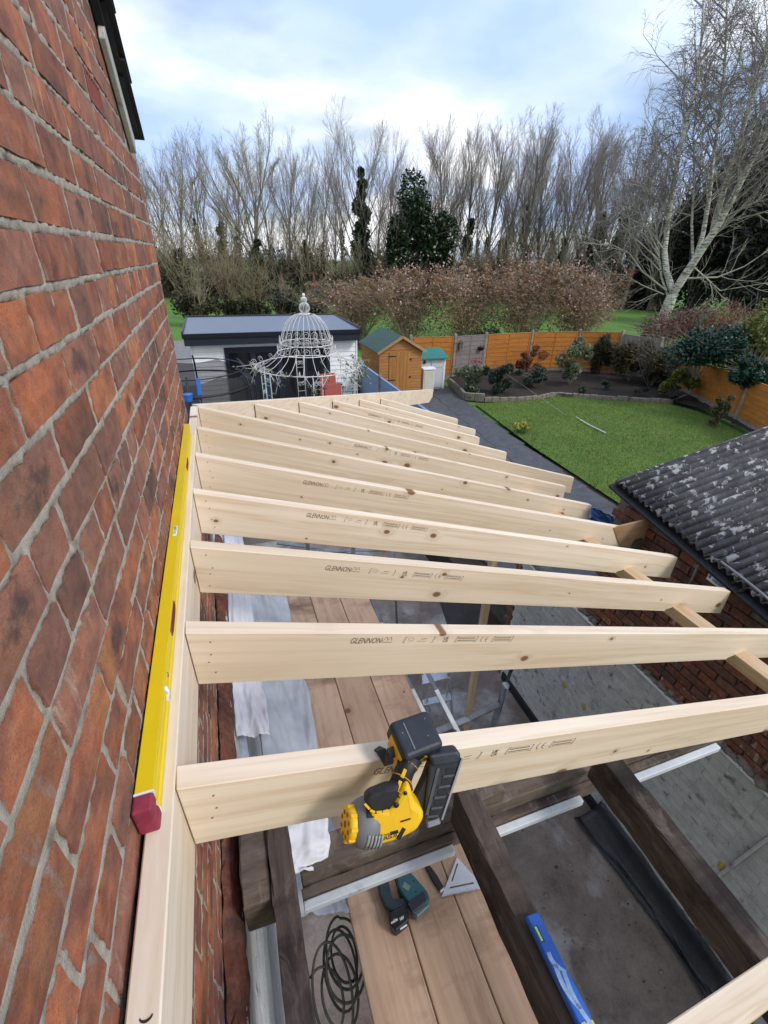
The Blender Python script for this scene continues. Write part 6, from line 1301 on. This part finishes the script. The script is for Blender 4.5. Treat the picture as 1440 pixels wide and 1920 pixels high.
# small store with teal roof and the white box in front
st_ = thing('garden_store', 'small grey white store with teal roof beside the shed', 'store', (7.5, 16.2, 0)); GW = m_plain('grey_white_paint', (0.46, 0.46, 0.48), 0.6, 0.1, 8)
g = G(); g.box((6.98, 16.05, 0.0), (8.12, 16.7, 1.15)); part('body', g, GW, st_, bevel=0.004)
for a in (7.02, 7.56): g = G(); g.box((a, 16.028, 0.06), (a+0.50, 16.048, 1.08)); d_ = part('door', g, m_plain('pale_door%d' % int(a*10), (0.52, 0.53, 0.56), 0.55, 0.08, 8), st_, bevel=0.004); g = G(); g.box((a+0.05, 16.018, 0.80), (a+0.45, 16.029, 0.84)); part('rail', g, GW, d_)
for a in (6.98, 8.05): g = G(); g.box((a, 16.015, 0), (a+0.07, 16.05, 1.15)); part('corner_trim', g, WHITE, st_)
g = G(); g.add([(6.92, 15.90, 1.17), (8.20, 15.90, 1.17), (8.20, 16.75, 1.40), (6.92, 16.75, 1.40), (6.92, 15.90, 1.13), (8.20, 15.90, 1.13), (8.20, 16.75, 1.36), (6.92, 16.75, 1.36)], [(0, 1, 2, 3), (7, 6, 5, 4), (0, 4, 5, 1), (3, 2, 6, 7), (1, 5, 6, 2), (0, 3, 7, 4)]); part('roof', g, FELTS, st_)
g = G(); g.obox((7.26, 16.005, 1.02), (0.035, 0, 0.035), (0, 0.008, 0), (-0.035, 0, 0.035)); part('ornament', g, BLACK, st_)
wb = thing('white_cabinet', 'narrow white box standing in front of the teal roofed store', 'cabinet', (7.24, 15.6, 0))
g = G(); g.box((7.00, 15.45, 0.05), (7.44, 15.75, 0.86)); part('body', g, m_noise2('dirty_white', (0.50, 0.49, 0.44), (0.66, 0.66, 0.63), 5, 0.5, (0.42, 0.38, 0.20), (0.60, 0.75), fine=30, cs=2), wb, bevel=0.01); g = G(); g.box((6.97, 15.42, 0.86), (7.47, 15.77, 0.92)); part('top', g, WHITE, wb, bevel=0.008); g = G(); g.box((7.05, 15.44, 0.12), (7.39, 15.4495, 0.80)); part('panel', g, m_plain('cream_panel', (0.55, 0.53, 0.45), 0.4, 0.15, 4), wb, bevel=0.003)
# blue fence along the neighbour's garden
bf = thing('blue_fence', 'blue painted fence running from the garden room towards the rafters', 'fence', (4.33, 12.5, 0)); BFM = m_wood('blue_paint', (0.20, 0.30, 0.46), (0.13, 0.21, 0.35), knots=0.93, grain=(34, 0.9, 34), amt=0.5, stain=((0.10, 0.15, 0.24), 0.55, 0.5))
for s in range(4):
    y0 = 8.6+s*1.85
    for k in range(9):
        z = 0.05+k*0.155; g = G(); g.box((4.30+0.008*(k % 2), y0+0.05, z), (4.32+0.008*(k % 2), y0+1.80, z+0.16)); part('board', g, BFM, bf, bevel=0.002)
    g = G(); g.box((4.285, y0+0.05, 1.45), (4.35, y0+1.80, 1.475)); part('capping', g, BFM, bf, bevel=0.002)
for s in range(5): y0 = 8.6+s*1.85; g = G(); g.box((4.26, y0-0.04, 0), (4.35, y0+0.04, 1.52)); part('post', g, POSTC, bf, bevel=0.005)

# ================================================================== white wire gazebo
gz = thing('wire_gazebo', 'white wrought iron gazebo with birdcage dome in front of the garden room', 'gazebo', (1.93, 10.0, 0)); WI = m_plain('white_iron', (0.66, 0.64, 0.62), 0.55, 0.12, 12)
GC = Vector((1.93, 10.0, 0)); prof = [(0.10, 3.36), (0.20, 3.345), (0.30, 3.29), (0.40, 3.18), (0.47, 3.04), (0.515, 2.90), (0.55, 2.76), (0.60, 2.64), (0.70, 2.53), (0.86, 2.43), (1.08, 2.35)]
def gp(r, z, a): return GC+Vector((r*math.cos(a), r*math.sin(a), z))
def ring(r, z, rad, nm, n=40, wave=0.0): g = G(); g.tube([gp(r, z+wave*math.sin(8*2*math.pi*k/n), 2*math.pi*k/n) for k in range(n)], rad, 6, closed=True); return part(nm, g, WI, gz)
for k in range(24): a = 2*math.pi*k/24; g = G(); g.tube([gp(r, z, a) for r, z in prof], 0.0048, 5); part('rib', g, WI, gz)
ring(0.10, 3.36, 0.016, 'crown_ring', 20); ring(0.535, 2.80, 0.009, 'hoop'); ring(0.61, 2.62, 0.009, 'hoop'); ring(1.08, 2.35, 0.010, 'eaves_ring', 48)
for zc, r in ((3.47, 0.105), (3.615, 0.058)):
    for k in range(10): a = math.pi*k/10; g = G(); g.tube([GC+Vector((math.cos(a)*r*math.cos(t), math.sin(a)*r*math.cos(t), zc+r*math.sin(t))) for t in [2*math.pi*q/18 for q in range(18)]], 0.005, 4, closed=True); part('finial_wire', g, WI, gz)
g = G(); g.lathe(GC+Vector((0, 0, 3.67)), (0, 0, 1), [(0.008, 0), (0.026, 0.012), (0.032, 0.035), (0.024, 0.058), (0.006, 0.068)], 12); part('finial_ball', g, WI, gz)
def scroll(c, ex, ez, s, turns=1.4):
    pts = []
    for k in range(22): t = k/21; an = t*turns*2*math.pi; r = s*(1-0.72*t); pts.append(Vector(c)+ex*(r*math.cos(an))+ez*(r*math.sin(an)))
    g = G(); g.tube(pts, 0.0045, 4); return part('scroll', g, WI, gz)
for k in range(18):
    a = 2*math.pi*k/18; tn_ = Vector((-math.sin(a), math.cos(a), 0)); up_ = Vector((0, 0, 1))
    scroll(gp(0.545, 2.86, a), tn_, up_, 0.085); scroll(gp(0.60, 2.70, a), -tn_, up_, 0.075)
for k in range(20): a = 2*math.pi*k/20; rd = Vector((math.cos(a), math.sin(a), 0)); scroll(gp(1.13, 2.40, a), rd, Vector((0, 0, 1)), 0.065); 
for k in range(6):
    a0 = 2*math.pi*(k+0.5)/6-math.pi/6-math.pi/3*0; a0 = -math.pi/2+k*math.pi/3
    for da in (-0.085, 0.085): g = G(); g.tube([gp(1.05, 0.0, a0+da), gp(1.05, 2.36, a0+da)], 0.013, 6); part('post', g, WI, gz)
    tn_ = Vector((-math.sin(a0), math.cos(a0), 0))
    for z in (1.2, 1.55, 1.9, 2.1): g = G(); g.tube([gp(1.045, z, a0-0.085), gp(1.045, z, a0+0.085)], 0.008, 5); part('rung', g, WI, gz)
    for z in (1.36, 1.72, 2.2): scroll(gp(1.045, z, a0)-tn_*0.035, tn_, Vector((0, 0, 1)), 0.05); scroll(gp(1.045, z, a0)+tn_*0.035, -tn_, Vector((0, 0, 1)), 0.05)
rng = random.Random(9); S = Segs(); C = []
for k in range(70):                                             # bare climber on the eaves
    a = rng.choice((rng.gauss(-0.2, 0.5), rng.gauss(3.3, 0.4), rng.gauss(-1.5, 0.9))); p = gp(1.08, 2.36, a); e = p+Vector((rng.gauss(0, .12), rng.gauss(0, .12), rng.uniform(-0.35, 0.1))); S.add(p, e, 0.006, 0.004); C.append(np.array(e)[None]+np.random.RandomState(k).normal(size=(6, 3))*0.03)
obj('climber_stems', S.mesh('climber_stems', 3), WI, gz); obj('climber_leaves', leaves('climber_leaves', np.concatenate(C), 0.035, rng), m_leaf('faded_climber', (0.10, 0.12, 0.05), (0.24, 0.26, 0.17)), gz)
# chairs, grill tray and lantern under the gazebo
TER = m_plain('terracotta_red', (0.30, 0.062, 0.045), 0.55, 0.15, 14)
for k, (px, py, yy, lab) in enumerate(((618, 722, 11.6, 'red plastic garden chair under the right side of the gazebo'), (628, 742, 11.0, 'red plastic chair in front of the other red one'))):
    c = Vector(AY(px, py, yy)); ch = thing('garden_chair', lab, 'chair', (c.x, c.y, 0), 'red garden chairs'); zt = float(c.z)
    g = G(); g.obox((c.x, c.y, zt-0.25), (0.23, 0.03, 0), (0, 0.22, 0), (0, 0, 0.02)); part('seat', g, TER, ch, bevel=0.01)
    g = G(); g.obox((c.x, c.y+0.20, zt), (0.22, 0.03, 0), (0, 0.015, 0), (0, 0.05, 0.24)); part('backrest', g, TER, ch, bevel=0.01)
    for sx in (-0.2, 0.2):
        g = G(); g.obox((c.x+sx, c.y, zt-0.02), (0.02, 0, 0), (0, 0.2, 0), (0, 0, 0.015)); part('armrest', g, TER, ch, bevel=0.006)
        for sy_ in (-0.19, 0.19): g = G(); g.bar((c.x+sx, c.y+sy_, 0), (c.x+sx, c.y+sy_, zt-0.26 if sy_ > 0 else zt-0.03), 0.035, 0.035); part('leg', g, TER, ch)
c = Vector(AY(652, 730, 11.8)); gt = thing('wire_table', 'small grey wire table right of the red chairs', 'table', (c.x, c.y, 0)); g = G(); g.box((c.x-0.22, c.y-0.2, c.z-0.02), (c.x+0.22, c.y+0.2, c.z+0.01)); part('top', g, m_plain('grey_wire', (0.14, 0.15, 0.15), 0.5), gt, bevel=0.006)
for sx in (-0.2, 0.2):
    for s2 in (-0.18, 0.18): g = G(); g.tube([(c.x+sx, c.y+s2, 0), (c.x+sx*0.9, c.y+s2, c.z-0.02)], 0.012, 6); part('leg', g, BLACK, gt)
c = Vector(AY(501, 722, 11.5)); g = G(); pts = [(c.x-0.09, c.z-1.0), (c.x+0.10, c.z-1.0), (c.x+0.12, c.z-0.2), (c.x+0.06, c.z+0.18), (c.x-0.03, c.z+0.26), (c.x-0.09, c.z+0.1)]; g.prism(pts, 1, c.y, c.y+0.05); tag(part('paddle_board', g, m_plain('dark_teal', (0.012, 0.055, 0.085), 0.35, 0.2, 6), bevel=0.01), 'dark teal board standing beside the trampoline net', 'board')
# ================================================================== trampoline with net
tr = thing('trampoline', 'round trampoline with black safety net beside the brick corner', 'trampoline', (-0.42, 10.3, 0)); TC = Vector((-0.42, 10.3, 0)); TRr = 1.28
NET = NT('safety_net'); NET.co(False); NET.fin((0.02, 0.021, 0.024), 0.8); t_ = NET.n('ShaderNodeBsdfTransparent'); mx = NET.n('ShaderNodeMixShader'); mx.inputs[0].default_value = 0.66; NET.l(t_.outputs[0], mx.inputs[1]); NET.l(NET.b.outputs[0], mx.inputs[2]); NET.l(mx.outputs[0], NET.o.inputs[0]); NET = NET.m
def tp(r, z, a): return TC+Vector((r*math.cos(a), r*math.sin(a), z))
P = [[tp(r, z, 2*math.pi*k/48) for (r, z) in ((1.18, 0.85), (1.20, 1.4), (1.20, 1.95), (1.16, 2.18), (1.06, 2.34-0.10*abs(math.sin(3*2*math.pi*k/48))))] for k in range(49)]; g = G(); g.add(*sgrid(P), smooth=True); part('net', g, NET, tr)
for z, r, rad in ((0.85, 1.25, 0.03), (2.05, 1.21, 0.018), (2.34, 1.06, 0.012)): g = G(); g.tube([tp(r, z, 2*math.pi*k/40) for k in range(40)], rad, 6, closed=True); part('hoop', g, BLACK, tr)
g = G(); g.lathe(TC+Vector((0, 0, 0.84)), (0, 0, 1), [(1.15, 0), (1.15, 0.02)], 32); part('mat', g, BLACK, tr)
BLUF = m_plain('blue_foam', (0.03, 0.15, 0.55), 0.6, 0.2, 12)
for k in range(6):
    a = 2*math.pi*k/6-0.55; g = G(); g.tube([tp(1.30, 0, a), tp(1.30, 1.7, a), tp(1.28, 2.0, a), tp(1.24, 2.24, a), tp(1.08, 2.40, a)], 0.019, 8); part('pole', g, BLACK, tr)
    g = G(); g.tube([tp(1.30, 0.9, a), tp(1.30, 1.75, a)], 0.04, 8); part('foam_sleeve', g, BLUF if k in (1, 4, 5) else BLACK, tr)
g = G(); g.tube([(TC.x-1.3, 12.4, 0), (TC.x-0.4, 12.4, 1.7), (TC.x+0.5, 12.5, 1.6)], 0.02, 6)
# blue bucket and strap by the house corner
for lab, px, py in (('blue plastic tub by the house corner', 352, 742), ('blue strap hanging at the end of the ledger', 373, 725)):
    c = Vector(AY(px, py, 4.2)); g = G()
    if 'tub' in lab: g.lathe(c-Vector((0, 0, 0.10)), (0, 0, 1), [(0.03, 0.05), (0.033, 0.06), (0.04, 0.11), (0.042, 0.115)], 14); tag(part('tub', g, BLUF), lab, 'tub')
    else: g.obox(c, (0.016, 0, 0), (0, 0.004, 0), (0.004, 0, 0.07)); tag(part('strap', g, BLUF, bevel=0.001), lab, 'strap')
# swing frame on the field
sw = thing('swing_frame', 'rusty red swing frame standing on the far field', 'swing frame', dirp(555, 555, 44)*np.array([1, 1, 0])); RST = m_plain('rusty_red', (0.25, 0.10, 0.075), 0.7, 0.2, 5)
pa, pb = dirp(528, 514, 44), dirp(588, 512, 44)
for p in (pa, pb):
    for dx, dy in ((-0.35, 0.5), (0.3, -0.5), (0.0, 0.0)): g = G(); g.tube([p, (p[0]+dx, p[1]+dy, 0)], 0.04, 6); part('leg', g, RST, sw)
g = G(); g.tube([pa, pb], 0.035, 6); part('crossbar', g, RST, sw)
